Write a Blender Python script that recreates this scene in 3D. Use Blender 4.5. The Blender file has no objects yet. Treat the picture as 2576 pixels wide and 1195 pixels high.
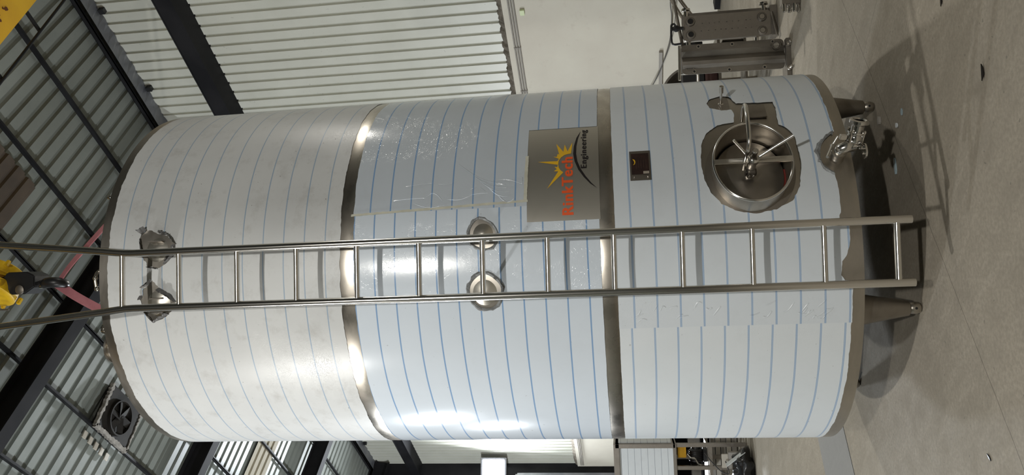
import bpy, bmesh, math, random
from math import sin, cos, pi, radians, degrees, sqrt
from mathutils import Vector, Matrix, geometry
random.seed(7)

# ------------------------------------------------------------------ camera, world, exposure
scn = bpy.context.scene
COL = scn.collection
V = Vector
EYE = V((0.0, -4.5995, 1.35))
YAW, PITCH, ROLL, FPX = 0.0370, 0.1409, -0.0440, 1956.5
Fw = V((sin(YAW)*cos(PITCH), cos(YAW)*cos(PITCH), sin(PITCH)))
R0 = V((cos(YAW), -sin(YAW), 0)); U0 = R0.cross(Fw)
Rt = R0*cos(ROLL) + U0*sin(ROLL)
Up = Rt.cross(Fw)
cam_data = bpy.data.cameras.new('camera')
cam = bpy.data.objects.new('camera', cam_data); COL.objects.link(cam)
cam_data.sensor_fit = 'HORIZONTAL'; cam_data.sensor_width = 36.0
cam_data.lens = FPX/2576*36.0
cam_data.clip_start = 0.05; cam_data.clip_end = 200
X, Y, Z = -Up, Rt, -Fw              # the phone was held upright, the frame lies on its side
cam.matrix_world = Matrix(((X.x, Y.x, Z.x, EYE.x), (X.y, Y.y, Z.y, EYE.y), (X.z, Y.z, Z.z, EYE.z), (0, 0, 0, 1)))
scn.camera = cam
scn.view_settings.view_transform = 'Standard'
scn.view_settings.look = 'None'
scn.view_settings.gamma = 1.0
scn.view_settings.use_curve_mapping = False
scn.view_settings.exposure = 0.06
world = bpy.data.worlds.new('night'); scn.world = world
world.use_nodes = True
world.node_tree.nodes['Background'].inputs[0].default_value = (0.5, 0.52, 0.5, 1)
world.node_tree.nodes['Background'].inputs[1].default_value = 0.01

# hall frame: s runs along the side wall, n points from that wall into the hall
HC = V((-0.11, 9.95, 0)); HD = V((-0.6280, 0.7782, 0)); HN = V((-0.7782, -0.6280, 0))
def H(s, n, z): return HC + HD*s + HN*n + V((0, 0, z))
S_END, S_BACK, N_FAR = 8.3, -30.0, 19.5
N_RIDGE = N_FAR/2
def roof_z(n): return 8.45 + math.tan(radians(8))*(n if n < N_RIDGE else N_FAR-n)

# flood lights that light the hall: (name, place, aim point, watts, colour, size, mount)
LAMPS = [
 ('front',  V((0.35, -8.2, 4.3)),   V((0, 0, 1.2)),    205, (1.0, 0.97, 0.91), 0.20, 'stand'),
 ('left',   V((-3.05, -2.25, 4.0)), V((0, 0, -0.3)),   84, (1.0, 0.98, 0.94), 0.13, 'stand'),
 ('side',   V((-7.0, 1.9, 4.0)),    V((2, 8, 4.6)),    330, (0.90, 0.95, 1.0), 0.24, 'stand'),
 ('far',    V((-10.8, 6.0, 4.0)),   V((0, 15, 5.0)),   720, (0.90, 0.95, 1.0), 0.24, 'stand'),
 ('behind', V((1.08, 4.1, 3.75)),   V((0.9, -3, 0.5)), 80, (1.0, 0.97, 0.90), 0.16, 'stand'),
 ('right',  V((4.4, 0.1, 4.0)),     V((0, 0, 1.3)),    21, (1.0, 0.96, 0.88), 0.14, 'stand'),
 ('corner', H(7.75, 0.60, 4.95),    V((0.5, -3, 1.3)), 700, (0.88, 0.94, 1.0), 0.80, 'wall'),
]

# ------------------------------------------------------------------ node helpers
def mat(name, col=(.5, .5, .5), rough=.5, metal=0.0, spec=None):
    m = bpy.data.materials.new(name); m.use_nodes = True
    b = m.node_tree.nodes['Principled BSDF']
    b.inputs['Base Color'].default_value = (*col, 1)
    b.inputs['Roughness'].default_value = rough
    b.inputs['Metallic'].default_value = metal
    if spec is not None: b.inputs['Specular IOR Level'].default_value = spec
    return m
class G:
    """tiny node-graph writer"""
    def __init__(s, m): s.t = m.node_tree; s.b = s.t.nodes['Principled BSDF']
    def n(s, t, **k):
        x = s.t.nodes.new(t)
        for a, v in k.items(): setattr(x, a, v)
        return x
    def l(s, a, b): s.t.links.new(a, b)
    def put(s, inp, v):
        if isinstance(v, (int, float)): inp.default_value = v
        elif isinstance(v, tuple): inp.default_value = (*v, 1) if len(v) == 3 and inp.type == 'RGBA' else v
        else: s.l(v, inp)
    def math(s, op, a, b=0.0, c=None, clamp=False):
        x = s.n('ShaderNodeMath', operation=op); x.use_clamp = clamp
        s.put(x.inputs[0], a); s.put(x.inputs[1], b)
        if c is not None: s.put(x.inputs[2], c)
        return x.outputs[0]
    def mix(s, f, a, b):
        x = s.n('ShaderNodeMix', data_type='RGBA'); s.put(x.inputs[0], f); s.put(x.inputs[6], a); s.put(x.inputs[7], b)
        return x.outputs[2]
    def coords(s, kind='Object', scale=(1, 1, 1), rotz=0):
        c = s.n('ShaderNodeTexCoord'); m = s.n('ShaderNodeMapping'); s.l(c.outputs[kind], m.inputs[0])
        m.inputs['Scale'].default_value = scale; m.inputs['Rotation'].default_value = (0, 0, rotz)
        return m.outputs[0]
    def sep(s, v):
        x = s.n('ShaderNodeSeparateXYZ'); s.l(v, x.inputs[0]); return x.outputs
    def noise(s, v, scale, detail=4, rough=.55, dist=0):
        x = s.n('ShaderNodeTexNoise'); s.l(v, x.inputs['Vector'])
        x.inputs['Scale'].default_value = scale; x.inputs['Detail'].default_value = detail
        x.inputs['Roughness'].default_value = rough; x.inputs['Distortion'].default_value = dist
        return x.outputs['Fac']
    def ramp(s, f, a, b, lo=0.0, hi=1.0):
        x = s.n('ShaderNodeMapRange'); s.put(x.inputs[0], f)
        x.inputs[1].default_value = a; x.inputs[2].default_value = b; x.inputs[3].default_value = lo; x.inputs[4].default_value = hi
        return x.outputs[0]
    def bump(s, h, strength=.3, dist=.01):
        x = s.n('ShaderNodeBump'); s.l(h, x.inputs['Height']); x.inputs['Strength'].default_value = strength
        x.inputs['Distance'].default_value = dist; s.l(x.outputs[0], s.b.inputs['Normal']); return x

def m_noisy(name, col, col2, rough, metal=0, scale=3, bump=0, r2=None, stretch=(1, 1, 1), lo=.35, hi=.65):
    m = mat(name, col, rough, metal); g = G(m); v = g.coords(scale=stretch)
    f = g.noise(v, scale, 5)
    g.l(g.mix(g.ramp(f, lo, hi), col, col2), g.b.inputs['Base Color'])
    if r2 is not None: g.l(g.ramp(f, lo, hi, rough, r2), g.b.inputs['Roughness'])
    if bump: g.bump(g.noise(v, scale*4, 3), bump, .01)
    return m

M = {}
M['steel'] = m_noisy('stainless_steel', (.50, .465, .41), (.42, .39, .345), .30, 1.0, 5, r2=.40, stretch=(1, 1, 3))
M['steel_band'] = m_noisy('ground_stainless_band', (.60, .56, .49), (.46, .42, .365), .24, 1.0, 7, r2=.34, stretch=(1, 1, 1.5))
M['steel_tube'] = mat('polished_stainless_tube', (.74, .72, .68), .19, 1.0)
M['steel_dull'] = m_noisy('dull_stainless', (.36, .33, .29), (.26, .235, .205), .36, 1.0, 6, r2=.5)
M['steel_dark'] = m_noisy('stained_stainless', (.30, .275, .24), (.14, .125, .105), .42, .9, 5, r2=.6, stretch=(1, 1, .4))
M['chrome'] = mat('chrome', (.70, .68, .65), .10, 1.0)
M['brushed_plate'] = mat('brushed_plate', (.66, .63, .56), .34, .9)
M['black'] = mat('black_paint', (.012, .012, .013), .4)
M['black_rubber'] = mat('black_rubber', (.02, .018, .017), .6)
M['gasket_red'] = mat('red_gasket', (.16, .018, .012), .6)
M['frame_paint'] = m_noisy('charcoal_steel_paint', (.011, .011, .0125), (.018, .0175, .019), .6, 0, 2)
M['purlin_paint'] = m_noisy('dark_purlin_paint', (.020, .020, .022), (.013, .013, .014), .5, 0, 3)
M['galv'] = m_noisy('galvanised_flashing', (.14, .145, .17), (.22, .225, .24), .45, .3, 3)
M['yellow'] = m_noisy('yellow_crane_paint', (.80, .46, .012), (.66, .34, .008), .42, 0, 2)
M['yellow_hook'] = m_noisy('worn_yellow_paint', (.80, .52, .012), (.50, .30, .01), .4, 0, 9)
M['pink'] = m_noisy('faded_pink_webbing', (.50, .20, .22), (.36, .13, .15), .8, 0, 8)
M['orange_ink'] = mat('orange_ink', (.78, .105, .022), .45)
M['yellow_ink'] = mat('yellow_ink', (.72, .43, .02), .45)
M['black_ink'] = mat('black_ink', (.014, .011, .012), .4)
M['tape'] = m_noisy('cream_masking_tape', (.60, .60, .50), (.50, .50, .42), .6, 0, 20)
M['label_brown'] = m_noisy('dark_brown_label', (.035, .018, .014), (.022, .013, .012), .35, 0, 30)
M['label_brown2'] = mat('worn_print', (.10, .065, .05), .5)
M['label_pale'] = mat('pale_label', (.34, .30, .25), .5)
M['glass_dark'] = mat('dark_glass', (.02, .024, .032), .12)
M['fan_dark'] = m_noisy('dark_fan_metal', (.012, .0105, .009), (.022, .019, .016), .6, 0, 5)  # near-black tone, faintly mottled
M['foam'] = m_noisy('grey_foam', (.30, .28, .25), (.18, .165, .145), .9, 0, 14, bump=.5)
M['skylight_brown'] = m_noisy('brown_skylight', (.085, .062, .045), (.06, .045, .035), .4, 0, 3)
M['skylight_beige'] = m_noisy('beige_skylight', (.27, .235, .165), (.23, .20, .14), .7, 0, 3)
M['plastic_white'] = mat('white_plastic', (.62, .66, .68), .3)
M['plastic_blue'] = mat('pale_blue_plastic', (.35, .45, .50), .3)
M['pipe_grey'] = mat('grey_conduit', (.30, .28, .25), .5)
M['cable'] = mat('grey_cable', (.09, .085, .075), .5)
M['black_bag'] = mat('black_plastic_bag', (.012, .012, .013), .22)
M['board_beige'] = m_noisy('beige_board', (.48, .44, .37), (.40, .37, .31), .6, 0, 6)
M['lamp_body'] = mat('lamp_housing', (.05, .05, .055), .5)
M['rust'] = mat('rust_marks', (.12, .035, .006), .8)

for k_ in ('fan_dark', 'frame_paint', 'purlin_paint'): M[k_].node_tree.nodes['Principled BSDF'].inputs['Specular IOR Level'].default_value = .12
def lamp_mat(col, st):
    m = mat('lit_lamp_lens', (1, 1, 1), .4); b = m.node_tree.nodes['Principled BSDF']
    b.inputs['Emission Color'].default_value = (*col, 1); b.inputs['Emission Strength'].default_value = st
    return m

def corrugated_mat(name, c1, c2, rough, spec=.4):
    m = mat(name, c1, rough, 0, spec); g = G(m); v = g.coords()
    f = g.noise(v, 1.3, 5, .6); f2 = g.noise(v, 60, 2)
    c = g.mix(g.ramp(f, .35, .68), c1, c2)
    sp = g.math('GREATER_THAN', g.noise(v, 22, 1), .76)
    c = g.mix(g.math('MULTIPLY', sp, .35), c, tuple(x*.45 for x in c1))
    g.l(c, g.b.inputs['Base Color'])
    return m
M['wall_sheet'] = corrugated_mat('cream_wall_sheeting', (.58, .58, .51), (.52, .52, .45), .34)
M['roof_sheet'] = corrugated_mat('grey_roof_sheeting', (.22, .235, .213), (.18, .194, .176), .42)

m = M['plaster'] = mat('cream_plaster', (.56, .54, .47), .8); g = G(m); v = g.coords()
f = g.noise(v, 1.1, 5, .6); f2 = g.noise(v, 5, 5, .65)
c = g.mix(g.ramp(f, .35, .7), (.64, .61, .52), (.58, .54, .46))
st = g.math('MULTIPLY', g.ramp(f2, .60, .72), .35, clamp=True)
g.l(g.mix(st, c, (.46, .40, .34)), g.b.inputs['Base Color']); g.bump(g.noise(v, 9, 5), .08, .02)
M['mortar'] = m_noisy('rough_mortar', (.20, .175, .14), (.10, .085, .065), .9, 0, 12, bump=.8)

# concrete floor, with the joints sawn into it
m = M['floor'] = mat('worn_concrete', (.36, .33, .29), .6); g = G(m)
v = g.coords(); sx, sy, sz = g.sep(v)
sd = g.math('ADD', g.math('MULTIPLY', sx, HD.x), g.math('MULTIPLY', sy, HD.y))
sn = g.math('ADD', g.math('MULTIPLY', sx, HN.x), g.math('MULTIPLY', sy, HN.y))
cmb = g.n('ShaderNodeCombineXYZ'); g.l(g.math('MULTIPLY', sd, .35), cmb.inputs[0]); g.l(g.math('MULTIPLY', sn, 1.6), cmb.inputs[1])
vr = cmb.outputs[0]
a = g.noise(v, .9, 6, .6); b_ = g.noise(v, 7, 6, .7); c_ = g.noise(vr, 7, 6, .65, .4); d_ = g.noise(v, 60, 3, .6)
base = g.mix(g.ramp(a, .32, .68), (.335, .298, .238), (.275, .246, .196))
base = g.mix(g.math('MULTIPLY', g.ramp(b_, .45, .75), .55), base, (.205, .182, .145))
base = g.mix(g.math('MULTIPLY', g.ramp(c_, .5, .70), .60), base, (.385, .345, .28))
base = g.mix(g.math('MULTIPLY', g.ramp(d_, .38, .62), .55), base, (.22, .197, .158))
sp = g.math('GREATER_THAN', g.noise(v, 34, 2, .4), .735)
base = g.mix(g.math('MULTIPLY', sp, .55), base, (.13, .12, .10))
# bluish infill strip
strip = g.math('MULTIPLY', g.math('MULTIPLY', g.math('GREATER_THAN', sd, 1.23), g.math('LESS_THAN', sd, 1.93)), g.math('GREATER_THAN', sn, -.6))
base = g.mix(g.math('MULTIPLY', strip, .75), base, (.23, .235, .235))
def line(coord, at, w, wob=.012):
    q = g.math('ADD', g.math('SUBTRACT', coord, at), g.math('MULTIPLY', g.math('SUBTRACT', g.noise(v, 5, 3), .5), wob))
    return g.math('LESS_THAN', g.math('ABSOLUTE', q), w)
l1 = line(sd, -.786, .0022); l2 = g.math('MULTIPLY', line(sd, 1.23, .006, .003), g.math('GREATER_THAN', sn, -.6))
l3 = g.math('MULTIPLY', line(sn, .41, .005, .003), g.math('MULTIPLY', g.math('LESS_THAN', sd, 1.23), g.math('GREATER_THAN', sd, .6)))
l4 = g.math('MULTIPLY', line(sn, -.755, .002, .03), g.math('LESS_THAN', sd, -.786))
base = g.mix(g.math('MULTIPLY', l1, .7), base, (.10, .085, .07))
base = g.mix(g.math('MULTIPLY', l4, .6), base, (.12, .10, .08))
base = g.mix(g.math('MAXIMUM', l2, l3), base, (.02, .018, .016))
g.l(base, g.b.inputs['Base Color'])
g.l(g.ramp(b_, .3, .7, .75, .9), g.b.inputs['Roughness']); g.b.inputs['Specular IOR Level'].default_value = .25
g.bump(g.noise(v, 40, 4, .6), .12, .01)

def film_mat(name, z0, pitch, c1, c2, line_w, double, lc, wr, dirt, rough=.24, seed=0.0, crinkle=((0, .22),)):
    """white protective film with printed blue lines round the tank, creases where it has lifted"""
    m = mat(name, c1, rough); g = G(m); g.b.inputs['IOR'].default_value = 1.48
    tc = g.n('ShaderNodeTexCoord'); v = tc.outputs['Object']; sx, sy, sz = g.sep(v)
    wob = g.math('MULTIPLY', g.math('SUBTRACT', g.noise(v, 1.2, 3), .5), .012)
    ph = g.math('DIVIDE', g.math('SUBTRACT', g.math('ADD', sz, wob), z0 - pitch/2), pitch)
    fr = g.math('MULTIPLY', g.math('ABSOLUTE', g.math('SUBTRACT', g.math('FRACT', ph), .5)), pitch)
    ln = g.math('LESS_THAN', fr, line_w)
    if double: ln = g.math('MULTIPLY', ln, g.math('ADD', g.math('MULTIPLY', g.math('GREATER_THAN', fr, line_w*.36), .6), .4))
    f = g.noise(v, 2.2, 6, .62); f2 = g.noise(v, 9, 6, .7)
    base = g.mix(g.ramp(f, .3, .7), c1, c2)
    base = g.mix(g.math('MULTIPLY', g.ramp(f2, .52, .78), dirt), base, (.30, .285, .26))
    sp = g.math('GREATER_THAN', g.noise(v, 55, 2, .4), .775)
    base = g.mix(g.math('MULTIPLY', sp, min(1, .25+dirt)), base, (.16, .15, .14))
    base = g.mix(g.math('MULTIPLY', ln, .82), base, lc)
    g.l(base, g.b.inputs['Base Color'])
    # creases: fine everywhere, strong in vertical bands where hands pressed the film down
    az = g.math('ARCTAN2', sx, g.math('MULTIPLY', sy, -1))
    msk = None
    for a0, w in crinkle:
        q = g.ramp(g.math('ABSOLUTE', g.math('SUBTRACT', az, a0)), w*.4, w, 1, 0)
        msk = q if msk is None else g.math('MAXIMUM', msk, q)
    patch = g.ramp(g.noise(v, 3.1, 3), .45, .6)
    msk = g.math('MULTIPLY', msk, patch)
    vor = g.n('ShaderNodeTexVoronoi', feature='DISTANCE_TO_EDGE'); vor.inputs['Scale'].default_value = 34
    wv = g.n('ShaderNodeVectorMath', operation='ADD'); ns = g.n('ShaderNodeTexNoise'); ns.inputs['Scale'].default_value = 8
    g.l(v, ns.inputs['Vector']); sc = g.n('ShaderNodeVectorMath', operation='SCALE'); g.l(ns.outputs['Color'], sc.inputs[0]); sc.inputs['Scale'].default_value = .7
    g.l(v, wv.inputs[0]); g.l(sc.outputs[0], wv.inputs[1]); g.l(wv.outputs[0], vor.inputs['Vector'])
    crease = g.ramp(vor.outputs['Distance'], 0, .04, 1, 0)
    fine = g.noise(v, 45, 4, .6)
    h = g.math('ADD', g.math('MULTIPLY', g.math('MULTIPLY', crease, msk), wr), g.math('MULTIPLY', fine, .16 + .25*dirt))
    h = g.math('ADD', h, g.math('MULTIPLY', g.noise(v, 120, 2), g.math('MULTIPLY', msk, .35*wr)))
    g.bump(h, .22, .003)
    return m
BL = (.15, .30, .54)
M['film_top'] = film_mat('top_film', 2.993, .1063, (.62, .635, .63), (.55, .565, .565), .0030, False, (.26, .36, .48), .40, .42, .37, crinkle=((0, .3), (.45, .5), (-.45, .4)))
M['film_mid_l'] = film_mat('middle_film_left', 1.410, .1022, (.65, .715, .78), (.62, .685, .75), .0036, False, BL, .55, .05, .17, crinkle=((.05, .28),))
M['film_mid_r'] = film_mat('middle_film_right', 1.438, .1018, (.55, .605, .66), (.52, .575, .63), .0036, False, BL, .5, .08, .17, crinkle=((.75, .3), (.3, .15)))
M['film_low_l'] = film_mat('lower_film_left', .383, .1046, (.70, .745, .775), (.66, .71, .74), .0038, True, BL, .5, .06, .32, crinkle=((-.35, .1),))
M['film_low_r'] = film_mat('lower_film_right', .366, .1049, (.66, .71, .75), (.63, .68, .72), .0038, True, BL, 1.1, .08, .28, crinkle=((-.25, .13), (.55, .2)))
M['film_flap'] = mat('torn_film_edge', (.13, .13, .13), .35)
M['film_residue'] = m_noisy('lifted_film_rim', (.27, .285, .29), (.17, .175, .175), .35, 0, 30, bump=.6)
M['box_film'] = film_mat('white_box_film', .84, .080, (.62, .65, .66), (.58, .61, .62), .0022, False, (.16, .18, .22), .3, .12, .3)

# ------------------------------------------------------------------ mesh helpers
def link(name, me, m=None, parent=None, smooth=False):
    o = bpy.data.objects.new(name, me); COL.objects.link(o)
    if m is not None: me.materials.append(M[m] if isinstance(m, str) else m)
    if smooth:
        for p in me.polygons: p.use_smooth = True
    if parent is not None: attach(o, parent)
    return o
def world_loc(o):
    return o.location + (world_loc(o.parent) if o.parent else V((0, 0, 0)))
def attach(o, parent):
    o.parent = parent
    o.location = o.location - world_loc(parent)
def tag(o, label=None, cat=None, group=None, kind=None):
    for k, v in (('label', label), ('category', cat), ('group', group), ('kind', kind)):
        if v: o[k] = v
    return o
def thing(name, loc, label, cat, group=None):
    o = bpy.data.objects.new(name, None); COL.objects.link(o); o.location = loc; o.empty_display_size = .1
    return tag(o, label, cat, group)
class B:
    """collects shapes for one mesh"""
    def __init__(s): s.v = []; s.f = []
    def add(s, vs, fs):
        k = len(s.v); s.v += [tuple(p) for p in vs]; s.f += [tuple(i+k for i in f) for f in fs]; return s
    def frame(s, o, ax, ay, az, sx, sy, sz):
        """box centred at o with axes and full sizes"""
        vs = [o + ax*(i*sx/2) + ay*(j*sy/2) + az*(k*sz/2) for i in (-1, 1) for j in (-1, 1) for k in (-1, 1)]
        return s.add(vs, [(0, 1, 3, 2), (4, 6, 7, 5), (0, 4, 5, 1), (2, 3, 7, 6), (0, 2, 6, 4), (1, 5, 7, 3)])
    def box(s, lo, hi):
        lo, hi = V(lo), V(hi); return s.frame((lo+hi)/2, V((1, 0, 0)), V((0, 1, 0)), V((0, 0, 1)), *(hi-lo))
    def hbox(s, s0, s1, n0, n1, z0, z1):
        return s.frame(H((s0+s1)/2, (n0+n1)/2, (z0+z1)/2), HD, HN, V((0, 0, 1)), s1-s0, n1-n0, z1-z0)
    def tube(s, pts, r, seg=16, closed=False, caps=True):
        pts = [V(p) for p in pts]; n = len(pts); rs = r if isinstance(r, (list, tuple)) else [r]*n
        k = len(s.v); prev = None
        for i, p in enumerate(pts):
            if closed: t = (pts[(i+1) % n]-pts[i-1])
            else: t = pts[min(i+1, n-1)]-pts[max(i-1, 0)]
            t = t.normalized()
            if prev is None:
                a = V((0, 0, 1)) if abs(t.z) < .9 else V((1, 0, 0)); x = t.cross(a).normalized()
            else:
                x = (prev - t*prev.dot(t)).normalized()
            prev = x; y = t.cross(x)
            s.v += [tuple(p + (x*cos(2*pi*j/seg) + y*sin(2*pi*j/seg))*rs[i]) for j in range(seg)]
        for i in range(n if closed else n-1):
            i2 = (i+1) % n
            for j in range(seg):
                j2 = (j+1) % seg
                s.f.append((k+i*seg+j, k+i*seg+j2, k+i2*seg+j2, k+i2*seg+j))
        if caps and not closed:
            s.f.append(tuple(k+j for j in reversed(range(seg)))); s.f.append(tuple(k+(n-1)*seg+j for j in range(seg)))
        return s
    def lathe(s, o, axis, prof, seg=32, sx=1.0, sy=1.0, xdir=None):
        """prof: list of (radius, distance along axis)"""
        o = V(o); axis = V(axis).normalized()
        a = V(xdir) if xdir is not None else (V((0, 0, 1)) if abs(axis.z) < .9 else V((1, 0, 0)))
        x = (a-axis*a.dot(axis)).normalized(); y = axis.cross(x)
        k = len(s.v)
        for r, h in prof:
            s.v += [tuple(o + axis*h + x*(r*sx*cos(2*pi*j/seg)) + y*(r*sy*sin(2*pi*j/seg))) for j in range(seg)]
        for i in range(len(prof)-1):
            for j in range(seg):
                j2 = (j+1) % seg; s.f.append((k+i*seg+j, k+i*seg+j2, k+(i+1)*seg+j2, k+(i+1)*seg+j))
        if prof[0][0] > 1e-4: s.f.append(tuple(k+j for j in reversed(range(seg))))
        if prof[-1][0] > 1e-4: s.f.append(tuple(k+(len(prof)-1)*seg+j for j in range(seg)))
        return s
    def ring(s, o, axis, prof, seg=48, sx=1.0, sy=1.0, xdir=None):
        """closed profile -> ring body (no caps)"""
        k = len(s.v); f0 = len(s.f)
        s.lathe(o, axis, list(prof)+[prof[0]], seg, sx, sy, xdir)
        s.f = [f for i, f in enumerate(s.f) if i < f0 or len(f) == 4]
        return s
    def prism(s, o, ax, ay, az, poly, h):
        n = len(poly); vs = [o + ax*p[0] + ay*p[1] for p in poly] + [o + ax*p[0] + ay*p[1] + az*h for p in poly]
        fs = [tuple(reversed(range(n))), tuple(range(n, 2*n))] + [(i, (i+1) % n, n+(i+1) % n, n+i) for i in range(n)]
        return s.add(vs, fs)
    def sphere(s, o, r, seg=16, rings=10, sc=(1, 1, 1)):
        o = V(o); k = len(s.v)
        for i in range(rings+1):
            t = pi*i/rings
            s.v += [tuple(o + V((r*sin(t)*cos(2*pi*j/seg)*sc[0], r*sin(t)*sin(2*pi*j/seg)*sc[1], r*cos(t)*sc[2]))) for j in range(seg)]
        for i in range(rings):
            for j in range(seg):
                j2 = (j+1) % seg; s.f.append((k+i*seg+j, k+(i+1)*seg+j, k+(i+1)*seg+j2, k+i*seg+j2))
        return s
    def build(s, name, m, parent=None, smooth=False, bevel=0, origin=None, fix=True):
        me = bpy.data.meshes.new(name)
        vs = s.v
        if origin is not None: origin = V(origin); vs = [tuple(V(p)-origin) for p in vs]
        me.from_pydata(vs, [], s.f); me.validate()
        if fix or bevel:
            bm = bmesh.new(); bm.from_mesh(me)
            bmesh.ops.remove_doubles(bm, verts=bm.verts, dist=1e-6)
            bmesh.ops.recalc_face_normals(bm, faces=bm.faces)
            if bevel:
                es = [e for e in bm.edges if e.is_manifold and e.calc_face_angle(0) > .6]
                bmesh.ops.bevel(bm, geom=es, offset=bevel, segments=2, affect='EDGES', clamp_overlap=True)
            bm.to_mesh(me); bm.free()
        o = bpy.data.objects.new(name, me); COL.objects.link(o)
        if origin is not None: o.location = origin
        me.materials.append(M[m] if isinstance(m, str) else m)
        if smooth:
            me.polygons.foreach_set('use_smooth', [True]*len(me.polygons))
            me.set_sharp_from_angle(angle=radians(38))
        if parent is not None: attach(o, parent)
        return o

def cylpt(az, z, r=1.0):
    """point on the tank: azimuth in degrees from the side facing the camera, + to the right"""
    a = radians(az); return V((r*sin(a), -r*cos(a), z))
def inside(p, poly):
    c = False; n = len(poly); x, y = p
    for i in range(n):
        x1, y1 = poly[i]; x2, y2 = poly[(i+1) % n]
        if (y1 > y) != (y2 > y) and x < (x2-x1)*(y-y1)/(y2-y1)+x1: c = not c
    return c
def ragged(poly, step=.012, amp=.003, seed=1):
    """densify a polygon given in metres and roughen it"""
    rnd = random.Random(seed); out = []
    n = len(poly)
    for i in range(n):
        a = V(poly[i]); b = V(poly[(i+1) % n]); L = (b-a).length; k = max(1, int(L/step))
        nn = V((-(b-a).y, (b-a).x)).normalized() if L > 0 else V((0, 0))
        for j in range(k):
            out.append(a.lerp(b, j/k) + nn*rnd.uniform(-amp, amp))
    return [(p.x, p.y) for p in out]
def smooth_poly(poly, it=1):
    for _ in range(it):
        q = []
        for i in range(len(poly)):
            a = poly[i]; b = poly[(i+1) % len(poly)]
            q += [(a[0]*.75+b[0]*.25, a[1]*.75+b[1]*.25), (a[0]*.25+b[0]*.75, a[1]*.25+b[1]*.75)]
        poly = q
    return poly
def dm(poly): return [(radians(a), z) for a, z in poly]      # degrees/metres -> metres on the unit shell
def sheet(name, outer, holes, r, m, parent, grid=.04, smooth=True, bulge=None, thick=0):
    """a sheet wrapped round the tank; outer and holes are (arc metres, height) polygons"""
    pts = []; edges = []
    outer = ragged(outer, .03, 0); holes = [ragged(h, .03, 0) for h in holes]
    def loop(poly):
        k = len(pts); n = len(poly)
        pts.extend(V(p) for p in poly); edges.extend((k+i, k+(i+1) % n) for i in range(n))
    loop(outer)
    for h in holes: loop(h)
    us = [p[0] for p in outer]; zs = [p[1] for p in outer]
    u0, u1, z0, z1 = min(us), max(us), min(zs), max(zs)
    nu = int((u1-u0)/grid); nz = max(1, int((z1-z0)/grid))
    for i in range(1, nu):
        for j in range(1, nz):
            pts.append(V((u0+(u1-u0)*i/nu, z0+(z1-z0)*j/nz)))
    vo, eo, fo, *_ = geometry.delaunay_2d_cdt(pts, edges, [], 0, 1e-6)
    faces = []
    for f in fo:
        cx = sum(vo[i].x for i in f)/len(f); cy = sum(vo[i].y for i in f)/len(f)
        if not inside((cx, cy), outer): continue
        if any(inside((cx, cy), h) for h in holes): continue
        faces.append(tuple(f))
    used = sorted({i for f in faces for i in f}); mp = {i: k for k, i in enumerate(used)}
    vs = []; ns = []
    for i in used:
        u, z = vo[i]; rr = r + (bulge(u, z) if bulge else 0)
        vs.append((rr*sin(u), -rr*cos(u), z)); ns.append((sin(u), -cos(u), 0))
    fs = []
    for f in faces:
        a, b, c = (vo[i] for i in f[:3])
        ff = tuple(mp[i] for i in f)
        if (b.x-a.x)*(c.y-a.y)-(b.y-a.y)*(c.x-a.x) < 0: ff = ff[::-1]
        fs.append(ff)
    me = bpy.data.meshes.new(name); me.from_pydata(vs, [], fs); me.update()
    if smooth:
        me.polygons.foreach_set('use_smooth', [True]*len(me.polygons))
        if not bulge: me.normals_split_custom_set_from_vertices(ns)
    return link(name, me, m, parent)
def rect(a0, a1, z0, z1): return [(radians(a0), z0), (radians(a1), z0), (radians(a1), z1), (radians(a0), z1)]

# ------------------------------------------------------------------ the hall
def corrugated(p0, along, up, length, height, pitch, crest, slope, depth, normal):
    """trapezoidal profiled sheet"""
    b = B(); prof = [(0, 0)]; x = 0
    while x < length:
        prof += [(x, 0), (x+crest, 0), (x+crest+slope, -depth), (x+pitch-slope, -depth)]
        x += pitch
    prof.append((x, 0)); prof = prof[1:]
    vs = []; fs = []
    for q, h in prof:
        vs += [p0+along*q+normal*h, p0+along*q+normal*h+up*height]
    for i in range(len(prof)-1): fs.append((2*i, 2*i+2, 2*i+3, 2*i+1))
    return b.add(vs, fs)

fl = B(); fl.add([H(S_BACK, -.4, 0), H(S_END+.4, -.4, 0), H(S_END+.4, N_FAR+.4, 0), H(S_BACK, N_FAR+.4, 0)], [(0, 1, 2, 3)])
o = fl.build('floor', 'floor'); tag(o, kind='structure')
ZV = V((0, 0, 1))
o = corrugated(H(S_END+.05, 0, 2.86), -HD, ZV, S_END-S_BACK, 5.56, .1665, .122, .008, .032, HN).build('wall_right', 'wall_sheet', fix=False); tag(o, kind='structure')
o = corrugated(H(S_END+.05, N_FAR, 0), -HD, ZV, S_END-S_BACK, 8.5, .1665, .112, .012, .024, -HN).build('wall_left', 'wall_sheet', fix=False); tag(o, kind='structure')
o = corrugated(H(S_BACK, 0, 0), HN, ZV, N_FAR, 10.2, .1665, .112, .012, .024, HD).build('wall_back', 'wall_sheet', fix=False); tag(o, kind='structure')
# plastered block wall below the sheeting, a rough mortar crown on it
pb = B(); pb.hbox(S_BACK, S_END, -.12, .10, 0, 2.79); o = pb.build('trim_1', 'plaster'); tag(o, kind='structure')
rnd = random.Random(3); mb = B(); prev = None; k = 0
vs = []; fs = []; NS = 420
for i in range(NS+1):
    s_ = -9 + (S_END+9)*i/NS
    top = 2.855 + rnd.uniform(-.012, .018); out = .075 + rnd.uniform(-.02, .012); zb = 2.79
    vs += [H(s_, -.02, top+.03), H(s_, out-.04, top), H(s_, out, zb+.02+rnd.uniform(-.01, .01)), H(s_, out+.01, zb-.002)]
for i in range(NS):
    for j in range(3): fs.append((4*i+j, 4*i+4+j, 4*i+5+j, 4*i+1+j))
mb.add(vs, fs); o = mb.build('trim_2', 'mortar'); tag(o, kind='structure')
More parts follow.
